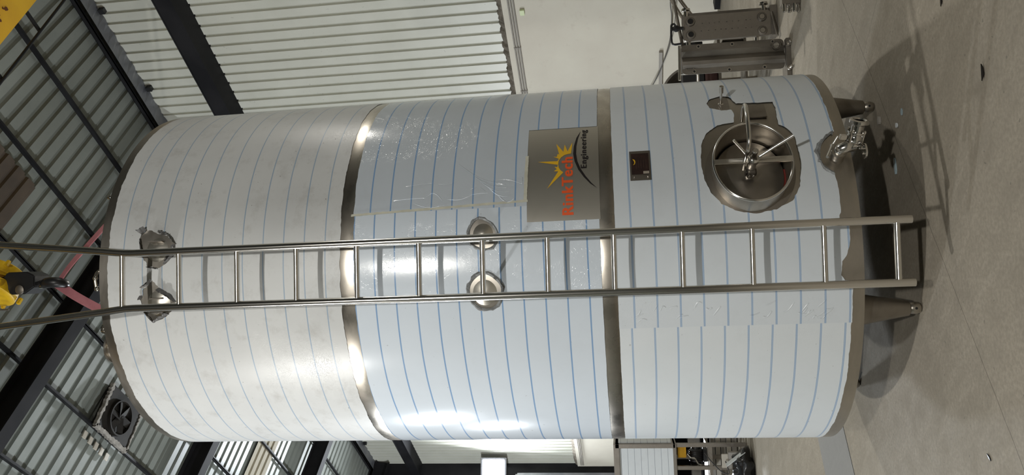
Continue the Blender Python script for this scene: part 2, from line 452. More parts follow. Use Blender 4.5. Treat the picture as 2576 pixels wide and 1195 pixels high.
# end wall: dark glazed gable with mullions
eb = B(); eb.hbox(S_END+.02, S_END+.2, 0, N_FAR, 0, 9.8); o = eb.build('wall_end', 'frame_paint'); tag(o, kind='structure')
for wi, (n0, z0, z1) in enumerate([(.35, .9, 4.4), (2.3, .9, 4.4), (4.25, .9, 4.4)], 1):
    gl = B(); gl.hbox(S_END-.02, S_END+.01, n0, n0+1.8, z0, z1); o = gl.build('window_%d' % wi, 'glass_dark'); tag(o, kind='structure')
    fr = B()
    for q in range(8): fr.hbox(S_END-.08, S_END+.0, n0, n0+1.8, z0+q*.5-.03, z0+q*.5+.05)
    for q in range(4): fr.hbox(S_END-.07, S_END+.0, n0+q*.6-.04, n0+q*.6+.04, z0, z1)
    fr.build('window_frame', 'galv', o)
# roof, two slopes
rise = math.tan(radians(8))
for idx, (n0, sg) in enumerate(((0, 1), (N_FAR, -1))):
    upv = (HN*sg + ZV*rise); L = N_RIDGE*1.0
    b = corrugated(H(S_END+.2, n0, roof_z(0)+.03), -HD, upv, S_END-S_BACK+.2, L, .205, .120, .022, .035, -ZV)
    o = b.build('ceiling' if idx == 0 else 'ceiling.001', 'roof_sheet', fix=False); tag(o, kind='structure')
# skylight sheets laid under the roof sheet
def skylight(i, s0, s1, n0, n1, m):
    p = .205; b = B(); vs = []; fs = []; prof = []
    x = s0
    while x < s1-.01:
        prof += [(x, 0), (x+.125, 0), (x+.147, .028), (x+.183, .028)]; x += p
    for q, h in prof:
        vs += [H(q, n0, roof_z(n0)-.02+h), H(q, n1, roof_z(n1)-.02+h)]
    for k in range(len(prof)-1): fs.append((2*k, 2*k+1, 2*k+3, 2*k+2))
    b.add(vs, fs); o = b.build('window_%d' % i, m, fix=False); tag(o, kind='structure')
skylight(4, -5.95, -5.3, 2.42, 4.2, 'skylight_brown')
skylight(5, 2.25, 3.05, 1.35, 4.2, 'skylight_beige')
# purlins and rafters
ti = 3
for n in [.28, 1.25, 2.27, 3.25, 4.2, 5.19, 6.2, 7.2, 8.2, 9.2, 10.3, 11.3, 12.3, 13.3, 14.3, 15.3, 16.3, 17.3, 18.3]:
    zt = roof_z(n)-.01; b = B()
    w = .026 if n > .5 else .036; hgt = .062
    b.hbox(S_BACK, S_END, n-w*.3, n+w*.3, zt-hgt, zt); b.hbox(S_BACK, S_END, n-w, n+w*.3, zt-hgt, zt-hgt+.008); b.hbox(S_BACK, S_END, n-w, n+w*.3, zt-.01, zt)
    o = b.build('trim_%d' % ti, 'purlin_paint'); ti += 1; tag(o, kind='structure')
def ibeam(b, a, c, side, upv, w, h, t=.02):
    mid = (a+c)/2; ax = (c-a); L = ax.length; ax = ax.normalized()
    b.frame(mid, ax, side, upv, L, t, h)
    for q in (-1, 1): b.frame(mid+upv*(q*h/2), ax, side, upv, L, w, t)
for s_ in (-27.0, -23.5, -19.6, -15.7, -11.7, -7.75, -3.80, .22, 4.33, S_END-.15):
    for n0, sg in ((0, 1), (N_FAR, -1)):
        b = B(); a = H(s_, n0+sg*.05, roof_z(0)-.15-.17); c = H(s_, N_RIDGE, roof_z(N_RIDGE)-.15-.17)
        ibeam(b, a, c, HD, (V((0, 0, 1))-HN*sg*rise).normalized(), .19, .34)
        o = b.build('trim_%d' % ti, 'frame_paint'); ti += 1; tag(o, kind='structure')
    # column under each rafter, against the side wall
    if s_ in (-3.80, .22, 4.33, -15.7, -19.6, -23.5):
        b = B(); ibeam(b, H(s_+.0, .27, 0), H(s_, .27, 8.25), HD, HN, .22, .26); o = b.build('trim_%d' % ti, 'frame_paint'); ti += 1; tag(o, kind='structure')
# grey flashing between the top of the wall sheeting and the first purlin
fb = B(); vs = []; fs = []; rnd = random.Random(5)
for i in range(260):
    s_ = -9+(S_END+9)*i/259
    vs += [H(s_, -.03, 8.40), H(s_, .012, 8.365+.018*((i//2) % 2)), H(s_, .27, 8.35)]
for i in range(259):
    for j in range(2): fs.append((3*i+j, 3*i+3+j, 3*i+4+j, 3*i+1+j))
fb.add(vs, fs); o = fb.build('trim_%d' % ti, 'galv'); ti += 1; tag(o, kind='structure')
for s_ in (-6.17, -4.82, -3.4, 1.5, 5.8, 7.0):
    b = B(); b.hbox(s_-.035, s_+.035, .0, .07, 8.28, 8.36); o = b.build('trim_%d' % ti, 'rust' if 0 else 'black'); ti += 1; tag(o, kind='structure')
# the long steel beam across the sheeting
b = B(); b.hbox(-28, S_END, .315, .335, 7.08, 7.32); b.hbox(-28, S_END, -.03, .345, 7.07, 7.09); b.hbox(-28, S_END, -.03, .345, 7.31, 7.33); b.hbox(-28, S_END, .15, .17, 7.09, 7.31)
o = b.build('trim_%d' % ti, 'frame_paint'); ti += 1; tag(o, kind='structure')

# ------------------------------------------------------------------ lamps
POS = {'front': 'flood light on a tall stand out on the floor behind the viewer', 'left': 'flood light on a tall stand left of the tank, the nearest one to it',
       'side': 'flood light on a tall stand well left of the tank', 'far': 'flood light on a tall stand farthest to the left', 'behind': 'flood light on a tall stand hidden behind the tank',
       'right': 'flood light on a tall stand right of the tank', 'corner': 'glaring flood light on the far wall at the bottom edge of the photo'}
for nm, p, aim, watts, colr, size, mount in LAMPS:
    d = (aim-p).normalized(); sx = d.cross(ZV).normalized(); sy = sx.cross(d)
    t = thing('flood_light', p if mount == 'wall' else V((p.x, p.y, 0)), POS[nm], 'lamp')
    b = B(); b.frame(p-d*.08, sx, sy, d, size*1.15, size*.85, .10); b.build('lamp_housing', 'lamp_body', t, bevel=.01)
    b = B(); b.frame(p-d*.02, sx, sy, d, size, size*.7, .02); b.build('lens', lamp_mat(colr, 60 if nm == 'corner' else 30), t)
    if mount == 'wall':
        b = B(); q = p-d*.10; w = V((p.x, p.y, p.z)) - HN*.46; b.tube([q, q.lerp(w, .5)+V((0, 0, -.03)), w], .02, 8); b.build('bracket', 'lamp_body', t)
    else:
        q = p-d*.10-V((0, 0, .03)); f = V((q.x, q.y, 0)) - V((d.x, d.y, 0))*.12
        b = B(); b.tube([V((f.x, f.y, .25)), V((f.x, f.y, p.z-.28)), q], .02, 10); b.build('mast', 'lamp_body', t)
        for k in range(3):
            e = V((cos(2*pi*k/3+.5), sin(2*pi*k/3+.5), 0))
            b = B(); b.tube([V((f.x, f.y, .75)), V((f.x, f.y, .02))+e*.42], .014, 8); b.build('stand_leg', 'lamp_body', t)
    ld = bpy.data.lights.new('flood_lamp', 'AREA'); ld.shape = 'RECTANGLE'; ld.size = size; ld.size_y = size*.7; ld.energy = watts; ld.color = colr
    lo = bpy.data.objects.new('flood_lamp', ld); COL.objects.link(lo)
    lo.location = p + d*.02
    lo.rotation_euler = d.to_track_quat('-Z', 'Y').to_euler()
    attach(lo, t)

# ------------------------------------------------------------------ the tank
TANK = thing('storage_tank', V((0, 0, 0)), 'tall vertical stainless steel tank wrapped in white film with blue lines, standing on tapered legs', 'tank')
A0 = 23.0; MN = cylpt(A0, 0); MT = V((cos(radians(A0)), sin(radians(A0)), 0)); MO = cylpt(A0, .757)
MA, MB_ = .200, .172
def mpt(t, z, n): return MO + MT*t + ZV*z + MN*n
# bare shell with the opening of the manway
hole = [(radians(A0)+MA*cos(2*pi*i/72), .757+MB_*sin(2*pi*i/72)) for i in range(72)]
def rim_bulge(u, z):
    if z < .335: return -((.335-z)/.03)**2*.008
    if z > 3.950: return -((z-3.950)/.025)**2*.010
    return 0
sh = sheet('shell', rect(-180, 180, .305, 3.975), [hole], 1.0, 'steel', TANK, grid=.05)
# dished head and bottom
b = B(); b.lathe((0, 0, 3.975), ZV, [(1.0, 0), (.97, .015), (.8, .06), (.5, .11), (.2, .13), (0, .135)], 96); b.build('top_head', 'steel', TANK, smooth=True)
b = B(); b.lathe((0, 0, .305), ZV, [(1.0, 0), (.99, -.002), (.96, 0), (.6, -.095), (.3, -.165), (0, -.185)], 96); b.build('bottom_head', 'steel_dull', TANK, smooth=True)
# bare bands between the film lengths, bowed slightly outwards
def bandring(z0, z1):
    prof = [(.9995, z0-.004), (1.0008, z0+.002), (1.0022, (z0+z1)/2), (1.0008, z1-.002), (.9995, z1+.004)]
    b = B(); f0 = []; n = 180; rnd = random.Random(int(z0*100)); k = 0
    for i in range(n):
        a = 2*pi*i/n; w = .0004*sin(a*9)+.0002*sin(a*23)
        for r, z in prof: b.v.append(((r+w)*sin(a), -(r+w)*cos(a), z))
    m_ = len(prof)
    for i in range(n):
        for j in range(m_-1):
            b.f.append((i*m_+j, ((i+1) % n)*m_+j, ((i+1) % n)*m_+j+1, i*m_+j+1))
    return b
bandring(2.628, 2.706).build('bare_band', 'steel_band', TANK, smooth=True)
bandring(1.384, 1.452).build('bare_band', 'steel_band', TANK, smooth=True)

def edge_rect(a0, a1, z0, z1, amp0, amp1, seed):
    """film outline with ragged top and bottom edges"""
    rnd = random.Random(seed); n = max(4, int(radians(a1-a0)/.012)); lo = []; hi = []; w0 = w1 = 0
    for i in range(n+1):
        a = radians(a0+(a1-a0)*i/n); w0 = w0*.8+rnd.uniform(-1, 1)*amp0*.5; w1 = w1*.8+rnd.uniform(-1, 1)*amp1*.5
        lo.append((a, z0+w0)); hi.append((a, z1+w1))
    return lo+hi[::-1]
TP1 = dm([(14.783,3.729),(13.341,3.753),(12.166,3.76),(9.496,3.753),(7.151,3.746),(3.894,3.705),(3.353,3.654),(4.27,3.617),(7.017,3.565),(9.905,3.563),(12.664,3.608),(13.391,3.658)])
TP2 = dm([(.142,3.687),(-1.529,3.706),(-2.332,3.734),(-4.328,3.739),(-5.456,3.751),(-9.245,3.742),(-12.421,3.696),(-10.067,3.606),(-6.388,3.559),(-4.335,3.585),(-2.217,3.648)])
MP1 = dm([(13.533,2.025),(11.777,2.054),(9.745,2.069),(6.914,2.063),(5.582,2.036),(4.72,1.992),(5.379,1.952),(7.354,1.934),(9.914,1.937),(12.339,1.973)])
MP2 = dm([(-1.964,2.027),(-3.893,2.065),(-6.135,2.078),(-8.691,2.07),(-10.548,2.036),(-11.38,2.004),(-11.191,1.966),(-9.458,1.933),(-7.198,1.921),(-4.935,1.921),(-2.602,1.961),(-1.655,1.996)])
MW = dm([(40.269,.797),(39.323,.876),(36.526,.932),(32.579,.962),(26.699,.973),(21.595,.966),(17.382,.942),(14.19,.898),(11.903,.828),(11.088,.748),(12.008,.66),(14.148,.586),(17.96,.548),(24.3,.529),(28.454,.531),(33.748,.537),(36.76,.563),(38.228,.594),(41.467,.595),(45.533,.588),(48.742,.592),(48.871,.688),(49.167,.766),(53.531,.792),(54.254,.835),(52.504,.887),(50.276,.906),(47.713,.896),(45.893,.842),(46.123,.794),(43.669,.789)])
TH = dm([(49.167,.800),(53.531,.800),(54.254,.835),(52.504,.887),(50.276,.906),(47.713,.896),(45.893,.842),(46.123,.800)])
THR = ragged(smooth_poly(TH, 1), .01, .0012, 4)
bulge0 = None
sheet('protective_film', edge_rect(-180, 180, 2.703, 3.928, .004, .005, 11), [ragged(TP1, .01, .004, 1), ragged(TP2, .01, .004, 2)], 1.0025, 'film_top', TANK)['label'] = 'scuffed dull white film with faint blue lines'
sheet('protective_film', edge_rect(-180, 16.6, 1.4515, 2.636, .001, .003, 12), [smooth_poly(MP1, 2), smooth_poly(MP2, 2), rect(11.9, 17, 1.43, 1.7895)], 1.0025, 'film_mid_l', TANK)['label'] = 'glossy pale blue film with bright blue lines'
sheet('protective_film', edge_rect(16.2, 180, 1.4515, 2.640, .001, .003, 13), [rect(15.9, 42.3, 1.43, 1.7895)], 1.0045, 'film_mid_r', TANK)['label'] = 'glossy overlapping film right of the tape'
low_r = edge_rect(-17.9, 180, .358, 1.382, .0035, .0012, 14)
VPp = dm([(8.2,.33),(8.6,.362),(9.8,.372),(10.5,.385),(12,.388),(15,.385),(18,.386),(20.3,.392),(21.391,.390),(22.012,.406),(23.338,.429),(25.025,.443),(28.029,.44),(30.723,.422),(32.657,.392),(33.982,.362),(34.2,.33)])
NOTCH = dm([(-8.6,.33),(-8.2,.372),(-5.5,.404),(-2,.398),(-.4,.376),(3.2,.358),(4.5,.352),(5.2,.33)])
NOTCH2 = dm([(5.4,.33),(5.8,.352),(7.6,.356),(8.9,.395),(10.1,.395),(11.0,.372),(11.5,.33)])
def clip(outer, bites):
    """push the lower edge of a film up to the top of the bites"""
    out = []
    for u, z in outer:
        for bt in bites:
            us = [p[0] for p in bt]
            if z < .42 and min(us) < u < max(us):
                for i in range(len(bt)-1):
                    (x1, y1), (x2, y2) = bt[i], bt[i+1]
                    if x1 <= u < x2: z = max(z, y1+(y2-y1)*(u-x1)/(x2-x1)+random.uniform(-.0015, .0015))
        out.append((u, z))
    return out
low_r = clip(low_r, [VPp, NOTCH, NOTCH2])
sheet('protective_film', low_r, [ragged(MW, .012, .002, 6)], 1.0045, 'film_low_r', TANK)['label'] = 'lower film with double blue lines, cut out round the manway'
sheet('protective_film', edge_rect(-180, -17.4, .360, 1.382, .0035, .0012, 15), [], 1.0025, 'film_low_l', TANK)['label'] = 'lower left film with double blue lines'
# lifted grey rim of film round the valve cut-out and manway
def strip_round(name, poly, w, r, m, seed, closed=True):
    rnd = random.Random(seed); b = B(); n = len(poly); cx = sum(p[0] for p in poly)/n; cz_ = sum(p[1] for p in poly)/n
    for (u, z) in poly:
        d = V((u-cx, z-cz_)).normalized(); ww = w*rnd.uniform(.6, 1.2)
        for q, rr in ((-.002, r), (ww*.5, r+.004), (ww, r-.001)):
            uu, zz = u+d.x*q, z+d.y*q; b.v.append((rr*sin(uu), -rr*cos(uu), zz))
    for i in range(n if closed else n-1):
        for j in range(2): b.f.append((3*i+j, 3*((i+1) % n)+j, 3*((i+1) % n)+j+1, 3*i+j+1))
    return b.build(name, m, TANK, smooth=True)
strip_round('film_rim', smooth_poly(MP1, 2), .013, 1.004, 'film_residue', 1)
strip_round('film_rim', smooth_poly(MP2, 2), .015, 1.004, 'film_residue', 2)
vr_ = [p for p in VPp if p[0] > radians(20.5) and p[1] > .35]
strip_round('film_rim', ragged(smooth_poly(vr_, 1), .01, .001, 3)[:-18], .022, 1.0055, 'film_residue', 3, closed=False)

# cream masking tape round the overlapping film
def tape(a0, z0, a1, z1, w, seed):
    n = 60; rnd = random.Random(seed); o_ = []; i_ = []
    p0 = V((radians(a0), z0)); p1 = V((radians(a1), z1)); nn = V((-(p1-p0).y, (p1-p0).x)).normalized()
    for i in range(n+1):
        p = p0.lerp(p1, i/n); o_.append(tuple(p+nn*(w/2+rnd.uniform(-.0012, .0012)))); i_.append(tuple(p-nn*(w/2+rnd.uniform(-.0012, .0012))))
    sheet('masking_tape', o_+i_[::-1], [], 1.0062, 'tape', TANK, grid=.03)
tape(15.9, 2.652, 17.7, 1.785, .012, 1)
tape(17.5, 1.797, 31.9, 1.791, .016, 2)
# film lengths gathered into creases: real folds standing off the sheet
def fold(pts, w, h, m='film_mid_r'):
    b = B(); n = len(pts)
    if m == 'film_mid_r': pts = [(a, max(z, 1.812)) for a, z in pts]
    for i, (a, z) in enumerate(pts):
        u = radians(a); t = i/(n-1); hh = h*sin(pi*t)**.5 if 0 < t < 1 else 0
        p, q = pts[max(i-1, 0)], pts[min(i+1, n-1)]
        d = V((radians(q[0]-p[0]), q[1]-p[1])); d = d.normalized() if d.length > 1e-9 else V((1, 0)); nn = V((-d.y, d.x))
        for k, hk in ((-1, 0), (-.4, .7), (0, 1), (.4, .7), (1, 0)):
            uu, zz = u+nn.x*w*k, z+nn.y*w*k; rr = 1.0052+hh*hk; b.v.append((rr*sin(uu), -rr*cos(uu), zz))
    for i in range(n-1):
        for j in range(4): b.f.append((5*i+j, 5*i+5+j, 5*i+6+j, 5*i+1+j))
    return b.build('film_crease', m, TANK, smooth=True)
def curve_pts(p0, p1, sag, n=14, wob=0, seed=0):
    rnd = random.Random(seed); out = []
    for i in range(n+1):
        t = i/n; out.append((p0[0]+(p1[0]-p0[0])*t+sag*sin(pi*t)*2+rnd.uniform(-wob, wob), p0[1]+(p1[1]-p0[1])*t+rnd.uniform(-wob, wob)*.02))
    return out
rnd = random.Random(21)
for k in range(11):
    a = 18.6+rnd.uniform(0, 6.5); z = 2.45-k*.055; fold(curve_pts((a, z), (a+rnd.uniform(-2, 1.5), z-rnd.uniform(.08, .22)), rnd.uniform(-.7, .9), seed=k), rnd.uniform(.0015, .0028), .0018)
for k in range(5):
    fold(curve_pts((18.6+k*1.1, 1.845+k*.012), (20+k*2.6, 1.93+k*.05), -.8, seed=k+50), .003, .0035)
for k in range(26):
    z = rnd.uniform(.42, 1.34); a = rnd.uniform(-16.4, -12.4); d = rnd.uniform(-1, 1); L = rnd.uniform(.02, .055)
    fold(curve_pts((a, z), (max(-16.9, min(-11.6, a+d*3)), z-L*(1 if d > 0 else -.8)), rnd.uniform(-.4, .4), seed=k+80), rnd.uniform(.002, .004), .0014, 'film_low_r')


# torn flaps round the two upper patches
def flap(poly, i0, i1, out, lift, r=1.003):
    seg = poly[i0:i1+1] if i1 > i0 else poly[i0:]+poly[:i1+1]
    seg = ragged(seg+[seg[-1]], .008, .002, i0+5)[:-1] if len(seg) > 1 else seg
    n_ = len(poly); cx = sum(p[0] for p in poly)/n_; cz_ = sum(p[1] for p in poly)/n_
    b = B(); rnd = random.Random(i0)
    m_ = len(seg)
    for i, (u, z) in enumerate(seg):
        d = V((u-cx, z-cz_)).normalized(); q = out*(.5+.5*sin(pi*i/max(1, m_-1)))*rnd.uniform(.75, 1.25)
        for k, (f, hh) in enumerate(((0, 0), (.5, .7), (1, 1))):
            rr = r+lift*hh*rnd.uniform(.8, 1.1); uu, zz = u+d.x*q*f, z+d.y*q*f
            b.v.append((rr*sin(uu), -rr*cos(uu), zz))
    for i in range(m_-1):
        for k in range(2): b.f.append((3*i+k, 3*i+3+k, 3*i+4+k, 3*i+1+k))
    b.build('torn_flap', 'film_flap', TANK)
flap(TP1, 0, 1, .020, .03); flap(TP1, 10, 11, .012, .02); flap(TP1, 2, 4, -.010, .014); flap(TP1, 7, 9, -.010, .014); flap(TP1, 5, 6, .007, .02); flap(TP1, 9, 10, .009, .02)
flap(TP2, 0, 2, .008, .02); flap(TP2, 8, 10, -.012, .025); flap(TP2, 5, 7, -.014, .014); flap(TP2, 3, 4, .009, .02); flap(TP2, 10, 10, .01, .02) if 0 else None

# logo plate: bare steel window with the printed emblem
sheet('logo_plate', rect(11.6, 42.4, 1.446, 1.790), [], 1.0032, 'brushed_plate', TANK)
SUN = [(20.91,1.6932),(26.18,1.6397),(26.32,1.6607),(26.96,1.6464),(27.71,1.6576),(27.57,1.6442),(28.36,1.642),(29.67,1.7392),(29.6,1.6434),(30.38,1.6368),(31.24,1.664),(31.08,1.6477),(32.15,1.6424),(31.85,1.6356),(35.91,1.6501),(32.77,1.6154),(35.46,1.6089),(32.85,1.595),(36.15,1.5712),(32.0,1.5783),(31.88,1.595),(31.58,1.6107),(30.82,1.6264),(29.74,1.6376),(28.3,1.6400),(27.39,1.6370),(26.51,1.6290),(25.79,1.6152)]
SW = [(40.47,1.5317),(37.84,1.5522),(34.61,1.5648),(31.89,1.5679),(29.27,1.5614),(26.42,1.544),(23.96,1.5182),(21.85,1.4883),(20.43,1.4575),(22.12,1.4838),(24.22,1.5093),(26.68,1.5329),(29.21,1.548),(31.83,1.5536),(34.55,1.5521),(37.24,1.5453)]
def dense(poly, step=.01):
    return ragged(poly, step, 0)
sheet('printed_sun', dense(dm(SUN)), [], 1.0042, 'yellow_ink', TANK, grid=.02)
sheet('printed_arc', dense(dm(SW), .006), [], 1.0042, 'black_ink', TANK, grid=.02)
def lettering(name, text, a0, a1, z0, cap, m, r, bold, gap):
    cu = bpy.data.curves.new(name, 'FONT'); cu.body = text; cu.size = 1.0; cu.offset = .012; cu.space_character = gap; cu.resolution_u = 6
    ob = bpy.data.objects.new(name, cu); COL.objects.link(ob)
    dg = bpy.context.evaluated_depsgraph_get(); dg.update()
    me = bpy.data.meshes.new_from_object(ob.evaluated_get(dg)); bpy.data.objects.remove(ob)
    bm = bmesh.new(); bm.from_mesh(me)
    es = [e for e in bm.edges if abs(e.verts[0].co.x-e.verts[1].co.x) > .15]
    bmesh.ops.subdivide_edges(bm, edges=es, cuts=2)
    bm.to_mesh(me); bm.free()
    xs = [v.co.x for v in me.vertices]; x0, x1 = min(xs), max(xs)
    b = B()
    for k, dx in enumerate((-1, -.5, 0, .5, 1)):
        rr = r+k*.00012
        vs = []
        for v in me.vertices:
            u = radians(a0+(a1-a0)*(v.co.x+dx*bold-x0)/(x1-x0)); z = z0+v.co.y/.729*cap
            vs.append((rr*sin(u), -rr*cos(u), z))
        b.add(vs, [tuple(p.vertices) for p in me.polygons])
    return b.build(name, m, TANK)
lettering('printed_word', 'RinkTech', 13.2, 30.7, 1.5712, .0545, 'orange_ink', 1.0042, .030, 1.12)['label'] = 'orange word RinkTech'
lettering('printed_word', 'Engineering', 26.85, 40.87, 1.5045, .0290, 'black_ink', 1.0042, .026, 1.20)['label'] = 'black word Engineering'

# small name plate
pl = sheet('name_plate', rect(21.9, 31.3, 1.204, 1.301), [], 1.0075, 'steel_dull', TANK)
sheet('plate_label', rect(23.7, 30.4, 1.212, 1.293), [], 1.009, 'label_brown', pl)
sheet('plate_emblem', dense(dm([(26.6, 1.286), (27.2, 1.279), (27.9, 1.281), (28.6, 1.288), (28.3, 1.277), (27.6, 1.274), (26.9, 1.277)])), [], 1.0098, 'yellow_ink', pl)
sheet('plate_stripe', rect(23.8, 24.6, 1.213, 1.240), [], 1.0098, 'label_pale', pl)
for z in (1.220, 1.283):
    b = B(); b.sphere(cylpt(22.8, z, 1.010), .0042, 10, 6); b.build('plate_rivet', 'chrome', pl, smooth=True)
for k in range(5):
    sheet('plate_text_line', rect(25.4+.4*(k % 2), 28.2, 1.225+k*.0115, 1.2258+k*.0115), [], 1.0098, M['label_brown2'], pl)

# ---- manway: oval neck, rolled rim, inward lid, yoke and clamp handle
def oval(a, b_, n, prof, name, m, parent, seg=72, closed=True):
    bb = B()
    for (dr, h) in prof:
        for j in range(seg):
            t = 2*pi*j/seg; bb.v.append(tuple(mpt((a+dr)*cos(t), (b_+dr)*sin(t), h)))
    k = len(prof)
    for i in range(k if closed else k-1):
        for j in range(seg):
            j2 = (j+1) % seg; i2 = (i+1) % k; bb.f.append((i*seg+j, i*seg+j2, i2*seg+j2, i2*seg+j))
    return bb.build(name, m, parent, smooth=True)
neck = oval(MA, MB_, 0, [(0, -.10), (0, .088), (-.006, .094), (-.008, .088), (-.008, -.10)], 'manway_neck', 'steel', TANK)
oval(MA, MB_, 0, [(.006*cos(t)-.001, .094+.008*sin(t)) for t in [2*pi*i/12 for i in range(12)]], 'rolled_rim', 'steel_tube', neck)
# weld pad against the shell
sheet('reinforcing_pad', smooth_poly([(radians(A0)+(MA+.028)*cos(2*pi*i/72), .757+(MB_+.028)*sin(2*pi*i/72)) for i in range(72)]), [hole], 1.004, 'steel_dull', neck)
lid = B()
for (q, h) in ((0, -.028), (.5, -.030), (.8, -.034), (.95, -.040), (.99, -.052)):
    for j in range(72):
        t = 2*pi*j/72; lid.v.append(tuple(mpt((MA-.009)*q*cos(t), (MB_-.009)*q*sin(t), h)))
for i in range(4):
    for j in range(72): lid.f.append((i*72+j, i*72+(j+1) % 72, (i+1)*72+(j+1) % 72, (i+1)*72+j))
LID = lid.build('manway_lid', 'steel_dull', TANK, smooth=True)
b = B(); b.tube([mpt((MA-.010)*cos(radians(q)), (MB_-.010)*sin(radians(q)), -.046) for q in range(212, 279, 3)], .0045, 8); b.build('gasket', 'gasket_red', LID, smooth=True)
b = B(); b.frame(mpt(0, -.002, .100), MT, ZV, MN, .028, .342, .012); b.build('yoke_bar', 'steel_tube', LID, bevel=.003)
b = B(); b.lathe(mpt(0, 0, -.03), MN, [(.022, 0), (.022, .02), (.013, .024), (.013, .07), (.019, .075), (.019, .12), (.026, .125), (.026, .15), (.020, .156), (.017, .16), (.013, .19), (.013, .215), (.010, .219)], 24)
b.build('clamp_spindle', 'steel_tube', LID, smooth=True)
b = B(); b.frame(mpt(-.012, 0, .015), MT, ZV, MN, .038, .034, .05); b.frame(mpt(-.012, .022, .012), MT, ZV, MN, .026, .006, .035); b.frame(mpt(-.012, -.022, .012), MT, ZV, MN, .026, .006, .035)
b.build('lid_clevis', 'steel_dark', LID, bevel=.003)
for z in (-.009, .009):
    b = B(); b.sphere(mpt(-.034, z, .02), .006, 10, 6); b.build('clevis_pin', 'chrome', LID, smooth=True)
b = B(); b.tube([mpt(0, .012, .115), mpt(.030, .048, .15), mpt(.057, .088, .19)], .0065, 12); b.build('handle_rod', 'steel_tube', LID, smooth=True)
b = B(); b.tube([mpt(0, -.012, .115), mpt(.030, -.090, .16), mpt(.058, -.165, .20)], .0065, 12); b.build('handle_rod', 'steel_tube', LID, smooth=True)
def spline(pts, n=8):
    out = []; P = [V(p) for p in pts]; P = [P[0]*2-P[1]]+P+[P[-1]*2-P[-2]]
    for i in range(1, len(P)-2):
        for k in range(n):
            t = k/n; a, b_, c, d = P[i-1:i+3]
            out.append(.5*((2*b_)+(c-a)*t+(2*a-5*b_+4*c-d)*t*t+(3*b_-a-3*c+d)*t**3))
    out.append(P[-2]); return out
b = B(); b.tube(spline([mpt(.004, .030, .02), mpt(.006, .032, .10), mpt(.012, .028, .17), mpt(.05, .024, .205), mpt(.12, .022, .21), mpt(.19, .02, .20), mpt(.245, .016, .17), mpt(.280, .012, .12), mpt(.285, .010, .07), mpt(.275, .008, .005)]), .0095, 16)
b.build('davit_arm', 'steel_tube', LID, smooth=True)
b = B(); b.frame(cylpt(44.4, .680, 1.006), V((cos(radians(44.4)), sin(radians(44.4)), 0)), ZV, cylpt(44.4, 0), .105, .085, .006); b.build('davit_pad', 'steel_dull', TANK, bevel=.002)
# thermometer pocket above the manway
b = B(); dcyl = cylpt(49.8, 0); b.lathe(cylpt(49.8, .838, 1.0), dcyl, [(.016, 0), (.008, .004), (.006, .05), (.006, .062), (.012, .064), (.012, .098), (.009, .098), (.009, .085), (0, .085)], 20)
b.build('threaded_stub', 'steel_tube', TANK, smooth=True)
sheet('stub_pad', dense(smooth_poly(TH, 2)), [], 1.0015, 'steel_dull', TANK)

# ---- bottom outlet valve
vb = cylpt(25.5, .372, 1.0); vn = cylpt(25.5, 0); vt = V((cos(radians(25.5)), sin(radians(25.5)), 0))
def vp(t, z, n): return vb + vt*t + ZV*z + vn*n
b = B(); b.lathe(vb, vn, [(.032, -.01), (.030, .004), (.0255, .01), (.0255, .05), (.034, .055), (.034, .066)], 28); OUT = b.build('outlet_valve', 'steel', TANK, smooth=True)
fl_poly = lambda w, h, r: smooth_poly([(-w, -h+r), (-w+r, -h), (w-r, -h), (w, -h+r), (w, h-r), (w-r, h), (-w+r, h), (-w, h-r)], 1)
va = (vt*.60 + vn*.76 - ZV*.16).normalized()      # the outlet points right, outwards and down a little
vside = va.cross(ZV).normalized(); vup = vside.cross(va)
c0 = vp(.036, -.062, .105)
b = B(); b.tube(spline([vp(0, 0, .05), vp(0, -.004, .075), vp(.004, -.03, .088), c0-va*.035], 6), .026, 20); b.build('elbow', 'steel_tube', OUT, smooth=True)
for k, off in enumerate((-.030, .022)):
    b = B(); b.prism(c0+va*off, vside, vup, va, fl_poly(.036, .036, .016), .009); b.build('valve_flange', 'chrome', OUT, smooth=True, bevel=.001)
b = B(); b.lathe(c0-va*.022, va, [(.030, 0), (.036, .010), (.037, .022), (.036, .034), (.030, .044)], 28); b.build('valve_body', 'chrome', OUT, smooth=True)
for i in (-1, 1):
    for j in (-1, 1):
        b = B(); b.lathe(c0+vside*(i*.026)+vup*(j*.026)-va*.040, va, [(.007, 0), (.007, .008), (.0045, .008), (.0045, .070), (.007, .070), (.007, .080), (.003, .083)], 6); b.build('flange_bolt', 'chrome', OUT)
b = B(); b.ring(c0+va*.030, va, [(.027, 0), (.027, .030), (.034, .036), (.043, .040), (.043, .052), (.036, .056), (.030, .056), (.0245, .050), (.0245, 0)], 32); b.build('outlet_ferrule', 'chrome', OUT, smooth=True)
b = B(); b.frame(c0+vup*.052, vside, va, vup, .022, .022, .03); b.build('stem_block', 'chrome', OUT, bevel=.003)
hx = vp(.022, .030, .085)
b = B(); b.tube([c0+vup*.05, c0+vup*.075, hx, hx+V((0, 0, .010))-vt*.006], .0055, 12); b.tube([hx, vp(-.062, .072, .115)], .0065, 12); b.build('lever_handle', 'steel_tube', OUT, smooth=True)
b = B(); b.prism(vp(-.035, -.095, .105), vt, vn, ZV, fl_poly(.032, .030, .014), .008); b.build('bracket_plate', 'chrome', OUT, bevel=.001)
for q in (-.014, .014):
    b = B(); b.lathe(vp(-.035+q, -.087, .112), ZV, [(.006, 0), (.006, .008), (.003, .010)], 8); b.build('bracket_bolt', 'chrome', OUT)

